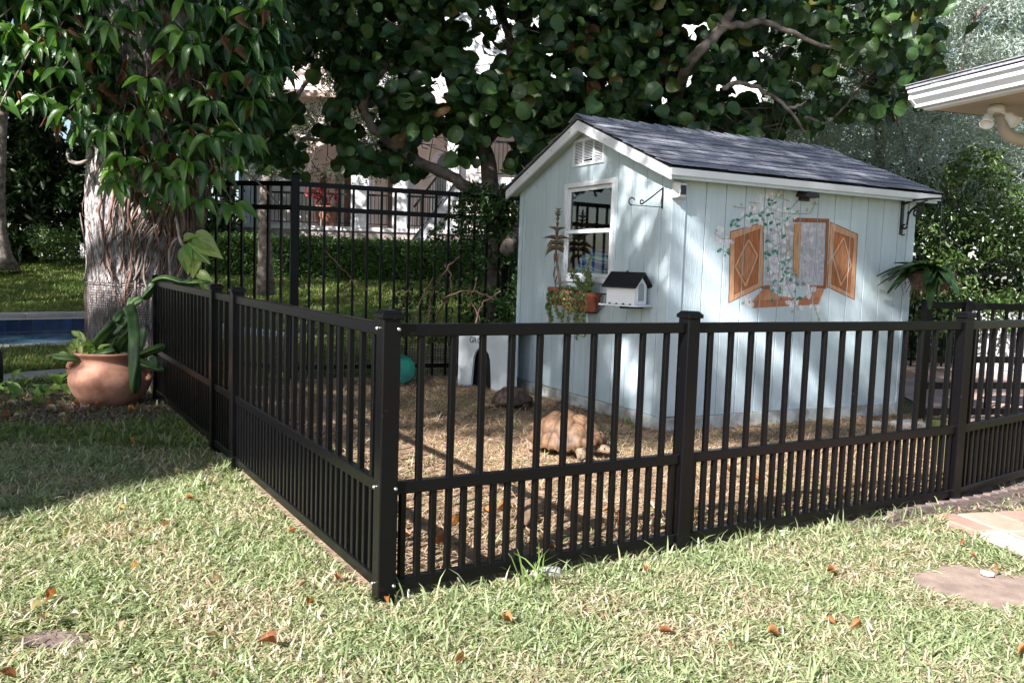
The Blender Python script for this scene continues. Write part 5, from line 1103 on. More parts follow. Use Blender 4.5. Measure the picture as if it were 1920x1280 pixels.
obj('twigs', m, M_branch, sg, fix=False, kind='stuff')
od = unit_leaf('orange_leaf', sg_t[1], M_dry, 1, 1.05)
for x, y in ((1105, 45), (1112, 100), (1108, 152), (1060, 70), (1285, 212)): put('dry_leaf', od, frameM(at(x, y, 9.5), V((.2, 0, -1)), V((.3, -1, .2))) @ Matrix.Scale(.17, 4), sg)

# ---------------------------------------------------------------- foliage builders
def twigmass(centres, per, spread, L_, W_, up=.3, jit=.35):
    """leaf sprays: short twigs with leaves fanned along them"""
    k = len(centres); ax = rdir(k, up); pos = np.repeat(centres, per, 0) + np.repeat(ax, per, 0) * RNG.uniform(-.5, .5, (k * per, 1)) * spread
    d = norm(np.repeat(ax, per, 0) * .8 + RNG.normal(size=(k * per, 3)) * .7); n_ = rdir(k * per, .6); n = k * per
    pos = pos + RNG.normal(size=(n, 3)) * spread * .1; tint = np.clip(np.repeat(RNG.random(k), per) * .6 + RNG.random(n) * .4, 0, 1)
    return pos, d, n_, RNG.uniform(.7, 1.2, n) * L_, RNG.uniform(.8, 1.1, n) * W_, tint
def pxcloud(n, x0, x1, y0, y1, Y0, Y1, f=None):
    out = []
    while len(out) < n:
        x, y, Y = rr.uniform(x0, x1), rr.uniform(y0, y1), rr.uniform(Y0, Y1)
        if f and not f(x, y): continue
        out.append(tuple(at(x, y, Y)))
    return np.array(out)
def plant(name, label, base, cat='tree'): return root(name, label, cat, base)

# silver buttonwood on the right
M_sil = leafmat('silver_leaf', (.17, .22, .20), (.50, .56, .54), .5, .22, spec=.4)
sv = plant('silver_tree', 'silvery grey leaved tree filling the upper right corner behind the roof', V((6.2, 14.6, 0)))
f = lambda x, y: noise.noise(V((x / 95, y / 95, 7.))) > -.48 - .25 * (y > 200) and y < 250 + (x - 1400) * .35 and (y > 235 - (x - 1400) * .9 or x > 1560)
C2 = pxcloud(6500, 1440, 2100, -200, 380, 16.2, 18.5); q = twigmass(C2, 16, .45, .15, .065); leaves('crown', RHOMB, M_sil, *q[:5], q[5], sv, 'stuff')
C = pxcloud(6500, 1400, 2060, -160, 400, 12.2, 15.8, f); q = twigmass(C, 17, .32, .085, .034)
leaves('crown', RHOMB, M_sil, *q[:5], q[5], sv, 'stuff')
m = MB()
for pts, r0 in (([(1640, 560, 14.2), (1650, 330, 14.2), (1640, 140, 14), (1612, 20, 14), (1600, -60, 14)], .09), ([(1645, 240, 14.1), (1690, 70, 13.9), (1735, -30, 13.9)], .06), ([(1700, 320, 13.8), (1790, 160, 13.6), (1830, 30, 13.6), (1920, -30, 13.6)], .06), ([(1640, 140, 14), (1665, 60, 13.8), (1680, 20, 13.8)], .035), ([(1730, 330, 13.4), (1700, 280, 13.4), (1690, 240, 13.4)], .03)):
    m = MB(); P = smoothp(pxpath(pts)); m.tube(P, [r0 * (1 - .5 * i / len(P)) for i in range(len(P))], 9); obj('branch', m, M_branch, sv, smooth=True)
# mid green leafy bush at the right
M_fic = leafmat('ficus_leaf', (.016, .036, .008), (.085, .14, .034), .3, .28, spec=.55)
fb = plant('leafy_bush', 'glossy mid green bush with pale twigs right of the shed', V((5.6, 10.9, 0)), 'bush')
f = lambda x, y: noise.noise(V((x / 60, y / 60, 3.))) > -.18 - .3 * (y < 440) and y > 300 + 30 * math.sin(x * .03) + max(0, 1790 - x) * .5 + max(0, x - 1860) * .5
C = pxcloud(900, 1700, 2040, 280, 620, 10.6, 11.9, f); q = twigmass(C, 9, .26, .075, .04); leaves('foliage', OVAL, M_fic, q[0], norm(q[1] + np.array([0, -.1, -.5])), q[2], q[3], q[4], q[5], fb, 'stuff')
M_pale_twig = M_('pale_twig', (.20, .16, .125), .85, .3, 12, .3, 50)
for pts, r0 in (([(1812, 400, 11.0), (1808, 370, 11.0), (1800, 352, 11.0), (1782, 360, 11.0)], .011), ([(1815, 400, 11.0), (1796, 385, 11.0), (1782, 370, 11.0), (1778, 352, 11.0)], .009), ([(1722, 425, 10.95), (1745, 438, 10.95), (1775, 445, 10.95), (1800, 462, 10.95)], .010), ([(1720, 436, 10.95), (1732, 430, 10.95), (1748, 420, 10.95), (1752, 405, 10.95)], .008), ([(1765, 450, 10.95), (1770, 425, 10.95), (1778, 408, 10.95)], .007), ([(1812, 400, 11.0), (1832, 372, 11.1), (1840, 362, 11.1)], .008), ([(1838, 470, 11.0), (1842, 430, 11.0), (1836, 405, 11.0)], .008), ([(1775, 445, 10.95), (1785, 480, 11.0), (1800, 560, 11.1), (1806, 640, 10.7)], .016)):
    m = MB(); m.tube(smoothp(pxpath(pts)), r0 * .7, 6); obj('twig', m, M_pale_twig, fb, smooth=True)
# vine shrub on the tall fence next to the shed
M_shr = leafmat('shrub_leaf', (.012, .035, .010), (.045, .095, .02), .4, .25)
vb = plant('thorny_shrub', 'dark thorny shrub climbing the tall fence left of the shed', V((-.35, 9.9, 0)), 'shrub')
f = lambda x, y: y > 350 + max(0, 880 - x) * 1.2 and rr.random() < (1 if x > 860 else .35) and noise.noise(V((x / 45, y / 45, 1.))) > -.12 - .5 * (330 < y < 450)
C = pxcloud(520, 740, 980, 335, 640, 9.4, 10.1, f); q = twigmass(C, 10, .2, .055, .032); leaves('foliage', OVAL, M_shr, *q[:5], q[5], vb, 'stuff')
for pts, r0 in (([(800, 640, 9.3), (805, 580, 9.3), (815, 540, 9.3), (838, 505, 9.3), (862, 480, 9.3)], .012), ([(812, 640, 9.4), (820, 590, 9.4), (840, 560, 9.4), (845, 520, 9.4), (835, 495, 9.4)], .012), ([(885, 640, 9.3), (895, 590, 9.3), (910, 565, 9.3), (940, 545, 9.3)], .012), ([(900, 600, 9.4), (885, 560, 9.4), (895, 520, 9.4)], .010), ([(610, 472, 8.8), (640, 500, 8.8), (655, 520, 8.8), (690, 545, 8.8)], .009), ([(648, 520, 8.8), (646, 545, 8.8), (650, 565, 8.8)], .007), ([(830, 560, 9.3), (868, 545, 9.3), (905, 552, 9.3), (925, 560, 9.3)], .010), ([(700, 600, 9), (745, 590, 9.1), (760, 560, 9.1), (768, 540, 9.1)], .008), ([(770, 640, 9.2), (775, 600, 9.2), (790, 560, 9.2), (812, 520, 9.2)], .009)):
    m = MB(); m.tube([p + V(tuple(RNG.normal(0, .008, 3))) for p in smoothp(pxpath(pts))], r0 * .75, 7); obj('stem', m, M_root, vb, smooth=True)
# dark planting behind the right fence
dk = plant('dark_hedge', 'dense dark hedge deep in shade behind the leafy bush', V((7., 13.4, 0)), 'hedge')
P = np.stack([RNG.uniform(2.4, 13, 22000), RNG.uniform(13.3, 14.6, 22000), RNG.uniform(0.05, 3.0, 22000)], 1); leaves('foliage', OVAL, M_shr, P, rdir(22000, -.2), rdir(22000, .5), .12, .08, RNG.random(22000), dk, 'stuff')

# ---------------------------------------------------------------- far planting
M_hed = leafmat('hedge_leaf', (.022, .065, .012), (.10, .19, .035), .4, .25)
hd = plant('clipped_hedge', 'clipped bright green hedge below the terrace wall of the pink house', V((-4.6, 25.5, hz(0, 25.5))), 'hedge')
def hedgebox(x0, x1, y0, y1, z0, z1, n):
    p = np.stack([RNG.uniform(x0, x1, n), RNG.uniform(y0, y1, n), RNG.uniform(z0, z1, n)], 1); k = RNG.random(n)
    p[:, 1] = np.where(k < .6, y0 + np.abs(RNG.normal(0, .08, n)), p[:, 1]); p[:, 2] = np.where(k > .6, z1 - np.abs(RNG.normal(0, .07, n)), p[:, 2]); p += RNG.normal(0, .06, (n, 3)); return p
P = np.concatenate([hedgebox(-9.2, 3.0, 25, 26.2, .75, 1.9, 26000)]); n = len(P); bump_ = np.array([noise.noise(V((x * 1.1, 0, z * .6))) for x, y, z in P]); P[:, 1] += bump_ * .35; P[:, 2] += bump_ * .12
leaves('foliage', RHOMB, M_hed, P, rdir(n, .1), norm(rdir(n, .4) + np.array([0, -.5, .2])), RNG.uniform(.08, .14, n), RNG.uniform(.06, .09, n), RNG.random(n), hd, 'stuff')
m = MB(); m.box((-3.1, 25.75, 1.2), (12.0, .7, 1.1)); obj('dark_core', m, M_('hedge_inside', (.012, .016, .008), 1.), hd)  # solid dark box added to stop see-through, stands in for the hedge's shaded inside
far_mat = leafmat('far_shade_leaf', (.008, .02, .007), (.035, .07, .018), .45, .2)
def farbush(label, x0, x1, y0, y1, Y, n, L_, mat=far_mat, name='dark_shrub', inner=True, cat='shrub'):
    a = at((x0 + x1) / 2, y1, Y); r_ = plant(name, label, a, cat); C = pxcloud(n, x0, x1, y0, y1, Y - .9, Y + .9, lambda x, y: noise.noise(V((x / 50, y / 50, Y))) > -.3 and ((x - (x0 + x1) / 2) / ((x1 - x0) / 2)) ** 4 + max(0, ((y1 - y) / (y1 - y0))) ** 6 < 1.1)
    q = twigmass(C, 12, .5, L_, L_ * .5); leaves('foliage', OVAL, mat, *q[:5], q[5], r_, 'stuff'); return r_
farbush('tall black green shrub mass at the far left behind the lawn', -160, 75, 160, 484, 27, 650, .3)
farbush('dense dark shrubs beyond the lawn, left of the grey trunk', 40, 260, 140, 470, 27.5, 750, .3)
farbush('rounded mid green shrub at the lawn edge left of the grey trunk', 62, 148, 428, 482, 26.3, 150, .14, leafmat('mid_shrub', (.03, .06, .02), (.12, .19, .06), .45, .25))
farbush('dark shrub at the far end of the lawn, beside the clipped hedge', 250, 440, 100, 500, 28, 560, .26)
bt = plant('background_tree', 'brown trunked tree at the left edge beyond the pool and lawn', at(8, 486, 24)); bx = at(2, 486, 24)
m = MB(); m.tube([bx + V((.0, 0, -.3)), bx + V((0, 0, .15)), bx + V((-.02, 0, .8)), bx + V((.0, 0, 2.)), bx + V((.1, 0, 3.6)), bx + V((.3, 0, 5.5)), bx + V((.2, 0, 8))], [.5, .28, .17, .14, .12, .11, .08], 16); obj('trunk', m, M_branch, bt, smooth=True)
C = np.array(bx) + np.array([0, 0, 7.5]) + RNG.normal(size=(500, 3)) * np.array([2.6, 2.2, 1.4]); q = twigmass(C, 12, .6, .2, .1); leaves('crown', OVAL, far_mat, *q[:5], q[5], bt, 'stuff')
# small leaved oak between pool lawn and house
M_oak = leafmat('oak_leaf', (.045, .055, .030), (.20, .21, .14), .5, .25)
ok_ = plant('oak_tree', 'tall oak with tiny grey green leaves in front of the pink house', at(497, 520, 20)); ox = at(497, 520, 20)
m = MB(); m.tube([ox + V((0, 0, -.4)), ox + V((0, 0, .3)), ox + V((-.03, 0, 1.6)), ox + V((.1, .1, 3.4)), ox + V((.5, .2, 6))], [.24, .17, .14, .13, .08], 12); obj('trunk', m, M_branch, ok_, smooth=True)
for d in ((1.6, 0, 5.4), (-1.2, .2, 5.2), (.6, -.4, 6.5), (2.4, .2, 4.4)): m = MB(); m.tube(smoothp([ox + V((.05, .1, 2.8)), ox + V((d[0] * .4, d[1], d[2] * .75)), ox + V(d)]), [.08, .08, .07, .07, .06, .06, .05, .05, .04, .03, .02], 7); obj('limb', m, M_branch, ok_, smooth=True)
f = lambda x, y: noise.noise(V((x / 65, y / 65, 5.))) > -.1 - .35 * (y < 120) and not ((x - 578) ** 2 + (y - 170) ** 2 < 30 ** 2)
C = pxcloud(2300, 395, 760, -80, 330, 18, 22, f); q = twigmass(C, 22, .5, .105, .055); leaves('crown', RHOMB, M_oak, *q[:5], q[5], ok_, 'stuff')
# white boundary wall behind everything on the left
m = MB(); m.ext([V((-30, 33, .9)), V((-11, 33, .9)), V((-11, 33, 2.0)), V((-30, 33, 2.0))], V((0, .2, 0))); tagit(obj('boundary_wall', m, M_stuccow), 'pale boundary wall glimpsed beyond the dark shrubs at far left', 'wall')
# red leaved plant on the terrace
rp = plant('red_plant', 'crimson leaved plant in a pot at the terrace edge of the pink house', at(602, 432, 29.2), 'plant'); b = at(602, 425, 29.2)
rl = unit_leaf('red_leaf', strip_leaf(4, VSH, .2, .3), leafmat('crimson_leaf', (.22, .006, .012), (.42, .02, .03), .45, .3, objrand=True), 1, .26)
for i in range(34): a, e = RNG.uniform(0, 6.28), RNG.uniform(.3, 1.4); put('leaf', rl, frameM(b + V((RNG.normal(0, .25), RNG.normal(0, .1), RNG.uniform(.7, 1.2))), V((math.cos(a) * math.cos(e), math.sin(a) * math.cos(e), math.sin(e))), V((0, -1, .4))) @ Matrix.Scale(RNG.uniform(.18, .34), 4), rp)
m = MB(); m.tube([b, b + V((0, 0, 1.1))], .03, 6); obj('stem', m, M_branch, rp)

# ---------------------------------------------------------------- pink house
HY = 30.0; house = root('pink_house', 'large pink and white stucco house with arches and terrace behind the trees', 'house', (0, HY, .9))
def hx(px, y=400, Y=HY): return at(px, y, Y).x
def hzp(py, px=700, Y=HY): return at(px, py, Y).z
M_brickw = tilemat('pale_brick', (.46, .38, .36), (.30, .25, .24), .42, .2, .85, .03)
def hwall(name, x0, x1, z0, z1, y, th, mat, arches=()):
    """wall with round-arched openings (xa, xb, z spring, z bottom)"""
    m = MB(); xs = x0
    for xa, xb, zs, zb in sorted(arches):
        m.ext([V((xs, y, z0)), V((xa, y, z0)), V((xa, y, z1)), V((xs, y, z1))], V((0, th, 0)))
        r = (xb - xa) / 2; c = (xa + xb) / 2; A = [(c - r * math.cos(a), zs + r * math.sin(a)) for a in np.linspace(0, math.pi, 15)]
        for p, q in zip(A[:-1], A[1:]): m.ext([V((p[0], y, p[1])), V((q[0], y, q[1])), V((q[0], y, z1)), V((p[0], y, z1))], V((0, th, 0)))
        if zb > z0 + .01: m.ext([V((xa, y, z0)), V((xb, y, z0)), V((xb, y, zb)), V((xa, y, zb))], V((0, th, 0)))
        xs = xb
    m.ext([V((xs, y, z0)), V((x1, y, z0)), V((x1, y, z1)), V((xs, y, z1))], V((0, th, 0))); return obj(name, m, mat, house)
def arch_trim(xa, xb, zs, zb, y, w, mat, name='arch_trim'):
    r = (xb - xa) / 2; c = (xa + xb) / 2; m = MB(); A = [(c - math.cos(a), zs, math.sin(a), -math.cos(a)) for a in np.linspace(0, math.pi, 15)]
    for a, b in zip(np.linspace(0, math.pi, 15)[:-1], np.linspace(0, math.pi, 15)[1:]):
        g_ = lambda an, rr_: V((c - rr_ * math.cos(an), y, zs + rr_ * math.sin(an))); m.ext([g_(a, r - .01), g_(b, r - .01), g_(b, r + w), g_(a, r + w)], V((0, .12, 0)))
    for s, x in ((-1, xa), (1, xb)): m.ext([V((x - .01 * -s, y, zb)), V((x + s * w, y, zb)), V((x + s * w, y, zs)), V((x - .01 * -s, y, zs))], V((0, .12, 0)))
    return obj(name, m, mat, house, fix=True)
zt = hzp(434); zb_ = .4
me = bpy.data.meshes.new('stone_base'); X0, X1 = hx(375), hx(1150)
me.from_pydata([(X0, 0, zb_ - .9), (X1, 0, zb_ - .9), (X1, 0, zt - .9), (X0, 0, zt - .9)], [], [(0, 1, 2, 3)]); u = me.uv_layers.new(name='UVMap'); u.data.foreach_set('uv', [X0, zb_, X1, zb_, X1, zt, X0, zt]); me.materials.append(M_brickw); put('stone_base', me, Matrix.Translation((0, HY, .9)), house)
m = MB(); m.ext([V((X0, HY - .08, zt)), V((X1, HY - .08, zt)), V((X1, HY + 3.2, zt)), V((X0, HY + 3.2, zt))], V((0, 0, .13))); obj('terrace_slab', m, M_stuccow, house)
zt += .13; z2 = hzp(235); z3 = 12.5
# front plane of piers and arches
hwall('front_wall', hx(405), hx(1020), zt, z2 + .9, HY + .35, .4, M_stucco, [(hx(428), hx(462), zt + 1.7, zt), (hx(572), hx(655), hzp(312), zt), (hx(695), hx(735), zt + 2.4, zt), (hx(772), hx(862), hzp(262), zt), (hx(900), hx(985), hzp(262), zt)])
arch_trim(hx(572), hx(655), hzp(312), hzp(312) - .05, HY + .27, .22, M_trimst); arch_trim(hx(772), hx(862), hzp(262), hzp(262) - .05, HY + .27, .25, M_trimst)
for a, b in ((657, 690), (735, 762), (836, 858), (446, 468), (470, 486)): m = MB(); m.box(((hx(a) + hx(b)) / 2, HY + .2, (zt + z2) / 2), (hx(b) - hx(a), .3, z2 - zt)); obj('pilaster', m, M_stuccow, house)
hwall('back_wall', hx(400), hx(1500), zt, z3, HY + 3.2, .3, M_stucco, [(hx(800), hx(850), hzp(285), zt + .2), (hx(590), hx(640), zt + 2, zt)])
m = MB(); m.box(((hx(590) + hx(640)) / 2, HY + 3.4, zt + 1.5), (hx(640) - hx(590), .05, 3)); obj('glass_door', m, M_glassfar, house)
m = MB(); m.box(((hx(800) + hx(850)) / 2, HY + 3.4, zt + 2), (hx(850) - hx(800) + .4, .05, 4.4)); obj('arched_window', m, M_glassfar, house); arch_trim(hx(800), hx(850), hzp(285), zt + .2, HY + 3.1, .2, M_stuccow)
# upper storeys
hwall('upper_wall', hx(640), hx(1492), z2 + .9, z3, HY + .3, .4, M_stuccow, [(hx(1180), hx(1250), z2 + 3.2, z2 + 1.6), (hx(1420), hx(1470), z2 + 3.4, z2 + 1.4)])
hwall('side_wing', hx(1010), hx(1492), .4, z2 + .9, HY + .3, .4, M_stucco, [(hx(1120), hx(1190), zt + 2.2, zt), (hx(1300), hx(1370), zt + 2.2, zt)])
m = MB(); m.box(((hx(1010) + hx(1492)) / 2, HY + 2.9, 6), (hx(1492) - hx(1010), .3, 12)); obj('inner_wall', m, M_dark, house)
m = MB(); m.box(((hx(640) + hx(1492)) / 2, HY + 1.6, z3 + .1), (hx(1492) - hx(640) + .8, 4.2, .25)); obj('roof_edge', m, M_trimst, house)
m = MB(); m.box(((hx(400) + hx(660)) / 2, HY + 1.6, z2 + 1.0), (hx(660) - hx(400), 3.4, .22)); obj('porch_roof', m, M_trimst, house)
for px in (700, 880, 1060): m = MB(); m.box((hx(px), HY + .26, z2 + .95), (3.2, .25, .25)); obj('cornice', m, M_trimst, house)
m = MB(); m.box((hx(1460), HY - .3, hzp(85)), (hx(1490) - hx(1432), .9, hzp(60) - hzp(118))); obj('bay_block', m, M_stucco, house)
# lantern, doors, railings, stair
for px in (640, 480): m = MB(); m.lathe([(0, 0), (.09, .02), (.12, .12), (.12, .42), (.14, .44), (.04, .6), (.02, .7), (0, .7)], (hx(px), HY + 3.0, hzp(362)), 8); obj('lantern', m, M_iron, house)
for a, b in ((702, 731), (612, 628), (562, 574)): m = MB(); m.box(((hx(a) + hx(b)) / 2, HY + 3.1, zt + 1.05), (hx(b) - hx(a), .08, 2.1)); obj('wooden_door', m, M_wood, house)
def railing(pts, h=1.12, sp=.13):
    r_ = MB()
    for a, b in zip(pts[:-1], pts[1:]):
        a, b = V(a), V(b); r_.bar(a + Z * h, b + Z * h, .06, .07); r_.bar(a + Z * .12, b + Z * .12, .035, .035); k = max(1, int((b - a).length / sp))
        for i in range(k): q = a.lerp(b, (i + .5) / k); r_.bar(q + Z * .1, q + Z * h, .02, .02, V((0, 1, 0)))
    return obj('railing', r_, M_iron, house, fix=False)
railing([(hx(488), HY + .1, zt), (hx(656), HY + .1, zt)]); railing([(hx(690), HY + .1, zt), (hx(735), HY + .1, zt)]); railing([(hx(762), HY + .1, zt), (hx(830), HY + .1, zt)])
zl = hzp(345, 940); m = MB(); m.ext([V((hx(895), HY - 2.2, zl)), V((hx(1010), HY - 2.2, zl)), V((hx(1010), HY + .3, zl)), V((hx(895), HY + .3, zl))], V((0, 0, -.25))); obj('stair_landing', m, M_stuccow, house); railing([(hx(895), HY - 2.1, zl), (hx(1010), HY - 2.1, zl)])
a, b = at(778, 462, HY - 2), at(862, 350, HY - 2); m = MB(); m.bar(a, b, .9, .35, V((0, 0, 1))); obj('stair_flight', m, M_stuccow, house); railing([a + V((0, -.5, .1)), b + V((0, -.5, .1))])
m = MB(); m.lathe([(0, 0), (.28, 0), (.42, .35), (.4, .6), (.46, .7), (.40, .7), (.36, .6), (0, .55)], (hx(610), HY + .25, zt), 20); obj('planter', m, M_terra, house, smooth=True)

# ---------------------------------------------------------------- neighbour roof corner with floodlight and downspout
ev = root('house_eave', 'white gutter corner of a roof eave entering at the upper right', 'roof', V((3.4, 6.3, 2.5)))
e0, e1 = V((2.90, 6.50, 2.665)), V((3.36, 5.10, 2.665)); de = (e1 - e0).normalized(); e1 = e0 + de * 4.5; inw = V((-de.y, de.x, 0))
if inw.x < 0: inw = -inw
def EP(s, i, z): return e0 + de * s + inw * i + Z * (z - 2.665)
m = MB(); prof = [(0, 2.665), (.012, 2.665), (.02, 2.642), (.055, 2.60), (.075, 2.552), (.085, 2.552), (.16, 2.552), (.16, 2.665), (.15, 2.665), (.15, 2.565), (.085, 2.565), (.07, 2.605), (.03, 2.65)]
prof = [(-.02, 2.665), (-.02, 2.645), (.0, 2.64), (.012, 2.60), (.05, 2.565), (.055, 2.545), (.15, 2.545), (.15, 2.56), (.06, 2.56), (.02, 2.61), (-.005, 2.665)]
m.solid([EP(-.02, i, z) for i, z in prof], [EP(4.5, i, z) for i, z in prof]); obj('gutter', m, M_('gutter_white', (.70, .745, .84), .4, .05, 5), ev)
bk_ = EP(0, 0, 2.6); backd = -de
m = MB(); m.solid([EP(-.005, 0, 2.66), EP(-.005, .0, 2.60), EP(-.005, .06, 2.55), EP(-.005, .15, 2.55), EP(-.005, .15, 2.66)], [EP(-.03, 0, 2.66), EP(-.03, .0, 2.60), EP(-.03, .06, 2.55), EP(-.03, .15, 2.55), EP(-.03, .15, 2.66)]); obj('gutter_end', m, M_white, ev)
m = MB(); m.ext([EP(.02, .152, 2.545), EP(4.5, .152, 2.545), EP(4.5, .152, 2.66), EP(.02, .152, 2.66)], inw * .02); obj('fascia_board', m, M_white, ev)
m = MB(); m.ext([EP(.02, .10, 2.525), EP(4.5, .10, 2.525), EP(4.5, .172, 2.525), EP(.02, .172, 2.525)], Z * .018); obj('drip_trim', m, M_white, ev)
m = MB(); m.ext([EP(.02, .172, 2.53), EP(4.5, .172, 2.53), EP(4.5, 1.4, 2.53), EP(.02, 1.4, 2.53)], Z * .015); obj('soffit', m, M_('tan_soffit', (.40, .33, .26), .8, .06, 3), ev)
rp_ = [EP(-.03, -.03, 2.675), EP(4.5, -.03, 2.675), EP(4.5, 2.4, 3.32), EP(-.03 + 1.2, 2.4, 3.32)]
m = MB(); m.ext(rp_, Z * .02); obj('roof_deck', m, M_shingle, ev)
for k in range(7):
    i0, i1 = -.04 + k * .34, .32 + k * .34; z = lambda i: 2.70 + .269 * (i + .03)
    for q in range(7):
        s0_ = -.03 + q * .62 + (k % 2) * .3; s1_ = min(4.5, s0_ + .6)
        if s0_ < k * .16 - .04: s0_ = k * .16 - .04
        if s1_ - s0_ < .05: continue
        m = MB(); m.ext([EP(s0_, i0, z(i0) + .006), EP(s1_, i0, z(i0) + .006), EP(s1_, i1, z(i1) - .004), EP(s0_, i1, z(i1) - .004)], -Z * .005); obj('shingle', m, M_shingle, ev)
m = MB(); m.ext([EP(.02, .18, 2.53), EP(.02, 1.4, 2.53), EP(.02, 1.4, 2.9), EP(.02, .18, 2.69)], de * .02); obj('rake_board', m, M_stuccow, ev)
fl_ = root('flood_light', 'twin head white floodlight under the eave at the upper right', 'floodlight', EP(.55, .42, 2.53)); M_pl = M_('white_plastic', (.72, .73, .76), .35, .04, 6)
fc = at(1868, 205, 6.25)
m = MB(); m.lathe([(0, .05), (.045, .05), (.055, .03), (.055, 0), (0, 0)], (fc.x, fc.y, 2.475), 18); obj('base', m, M_pl, fl_, smooth=True)
for (x, y), d in (((1853, 228), V((-.35, -.5, -.75))), ((1888, 226), V((.45, -.5, -.7)))):
    p = at(x, y - 12, 6.22); d = d.normalized(); m = MB(); Mq = d.to_track_quat('Z', 'Y').to_matrix(); m.lathe([(0, 0), (.018, .0), (.03, .012), (.036, .05), (.045, .085), (.047, .095), (.042, .095), (.036, .08), (0, .075)], (0, 0, 0), 18); m.v = [tuple(Mq @ V(v) + p) for v in m.v]; o = obj('lamp_head', m, M_pl, fl_, smooth=True)
    m = MB(); m.tube([p, p.lerp(V((fc.x, fc.y, 2.5)), .6), V((fc.x, fc.y, 2.49))], .012, 8); obj('knuckle', m, M_pl, fl_)
ds_pts = [(1880, 218, 6.3), (1882, 240, 6.3), (1892, 254, 6.3), (1912, 262, 6.3), (1950, 268, 6.3), (2010, 276, 6.32)]
m = MB(); m.tube(smoothp(pxpath(ds_pts)), .042, 14); tagit(obj('downspout', m, M_('tan_gutter', (.40, .36, .31), .5, .05, 4), smooth=True), 'beige curved downspout elbow under the eave', 'downspout')

# ---------------------------------------------------------------- condenser unit, stones, debris
ac_ = root('condenser_unit', 'white condenser unit with wire grille behind the side gate', 'air conditioner', V((6.75, 11.6, .02)))
a = V((6.75, 11.6, .08)); xa = V((.95, .3, 0)).normalized(); ya = V((-xa.y, xa.x, 0)); m = MB(); m.box(a + Z * .40, (.86, .55, .80), (xa, ya, Z)); obj('cabinet', m, M_('cabinet_paint', (.50, .50, .50), .5, .06, 4), ac_, bevel=.01)
m = MB()
for k in range(27): m.bar(a + xa * (-.40 + k * .031) - ya * .285 + Z * .05, a + xa * (-.40 + k * .031) - ya * .285 + Z * .76, .010, .010, ya)
for k in range(22): m.bar(a - xa * .41 - ya * .285 + Z * (.06 + k * .033), a + xa * .41 - ya * .285 + Z * (.06 + k * .033), .008, .008)
obj('wire_grille', m, M_white, ac_, fix=False, kind='stuff')
m = MB(); m.box(a - Z * .03, (1.0, .7, .1), (xa, ya, Z)); obj('base_pad', m, M_con, ac_)
def rock(name, label, c, sz, mat, rot=0., cat='stone'):
    m = MB(); bm = bmesh.new(); bmesh.ops.create_icosphere(bm, subdivisions=3, radius=1)
    for v in bm.verts:
        q = v.co.copy(); k = 1 + noise.noise(q * 1.3 + V(c)) * .25; q = V((max(-.75, min(.75, q.x * k)), max(-.75, min(.75, q.y * k)), max(-.7, min(.7, q.z * k)))); q = Matrix.Rotation(rot, 3, 'Z') @ V((q.x * sz[0], q.y * sz[1], q.z * sz[2])); m.v.append(tuple(q + V(c)))
    bm.verts.ensure_lookup_table()
    for f_ in bm.faces: m.f.append(tuple(v.index for v in f_.verts)); m.m.append(0); m.c.append(None)
    bm.free(); tagit(obj(name, m, mat, smooth=True), label, cat)
M_pale = M_('pale_stone', (.48, .44, .41), .85, .15, 9, .4, 50)
rock('stone', 'broken pale paver piece under the bottom rail beside the corner post', (.17, 3.405, .02), (.085, .045, .04), M_con, .5)
rock('stone', 'flat pale stone on the straw at the right end of the shed', (3.45, 7.35, .02), (.20, .10, .05), M_pale, .3); rock('stone', 'small pale stone beside the flat stone near the shed corner', (3.15, 7.28, .02), (.07, .06, .045), M_pale)
rock('stone', 'little white stone in the grass right before the middle fence post', gp(1470, 1006) + Z * .01, (.05, .035, .025), M_pale, 1.); rock('stone', 'small pale chip on the edge of the round stepping stone', gp(1850, 1087) + Z * .03, (.035, .02, .012), M_pale, -.5)
m = MB()                                                        # curled dry palm sheath behind the lower pickets
for i in range(13):
    for j in range(7): u = i / 12; a = (j / 6 - .5) * 2.5; w = .065 * math.sin(math.pi * (.15 + .8 * u)); m.v.append((.07 + u * .10 + math.sin(a) * w, 4.05 + u * .42, .02 + math.cos(a) * w * .9 + .02 * math.sin(u * 2.2)))
for i in range(12):
    for j in range(6): m.f.append((i * 7 + j, i * 7 + j + 1, i * 7 + j + 8, i * 7 + j + 7)); m.m.append(0); m.c.append(None)
o = obj('palm_sheath', m, M_('dry_sheath', (.15, .09, .055), .8, .3, 5, .4, 40, col2=(.25, .165, .11), stretch=(6, 1, 6)), smooth=True, fix=False); md = o.modifiers.new('s', 'SOLIDIFY'); md.thickness = .008; tagit(o, 'curled tan dry palm sheath lying on the straw behind the lower pickets', 'palm sheath')
m = MB(); m.lathe([(0, 0), (.055, 0), (.055, .34), (.05, .36), (0, .37)], gp(-6, 728), 16); tagit(obj('path_bollard', m, M_lamp, smooth=True), 'black stub bollard at the left picture edge by the path', 'bollard')
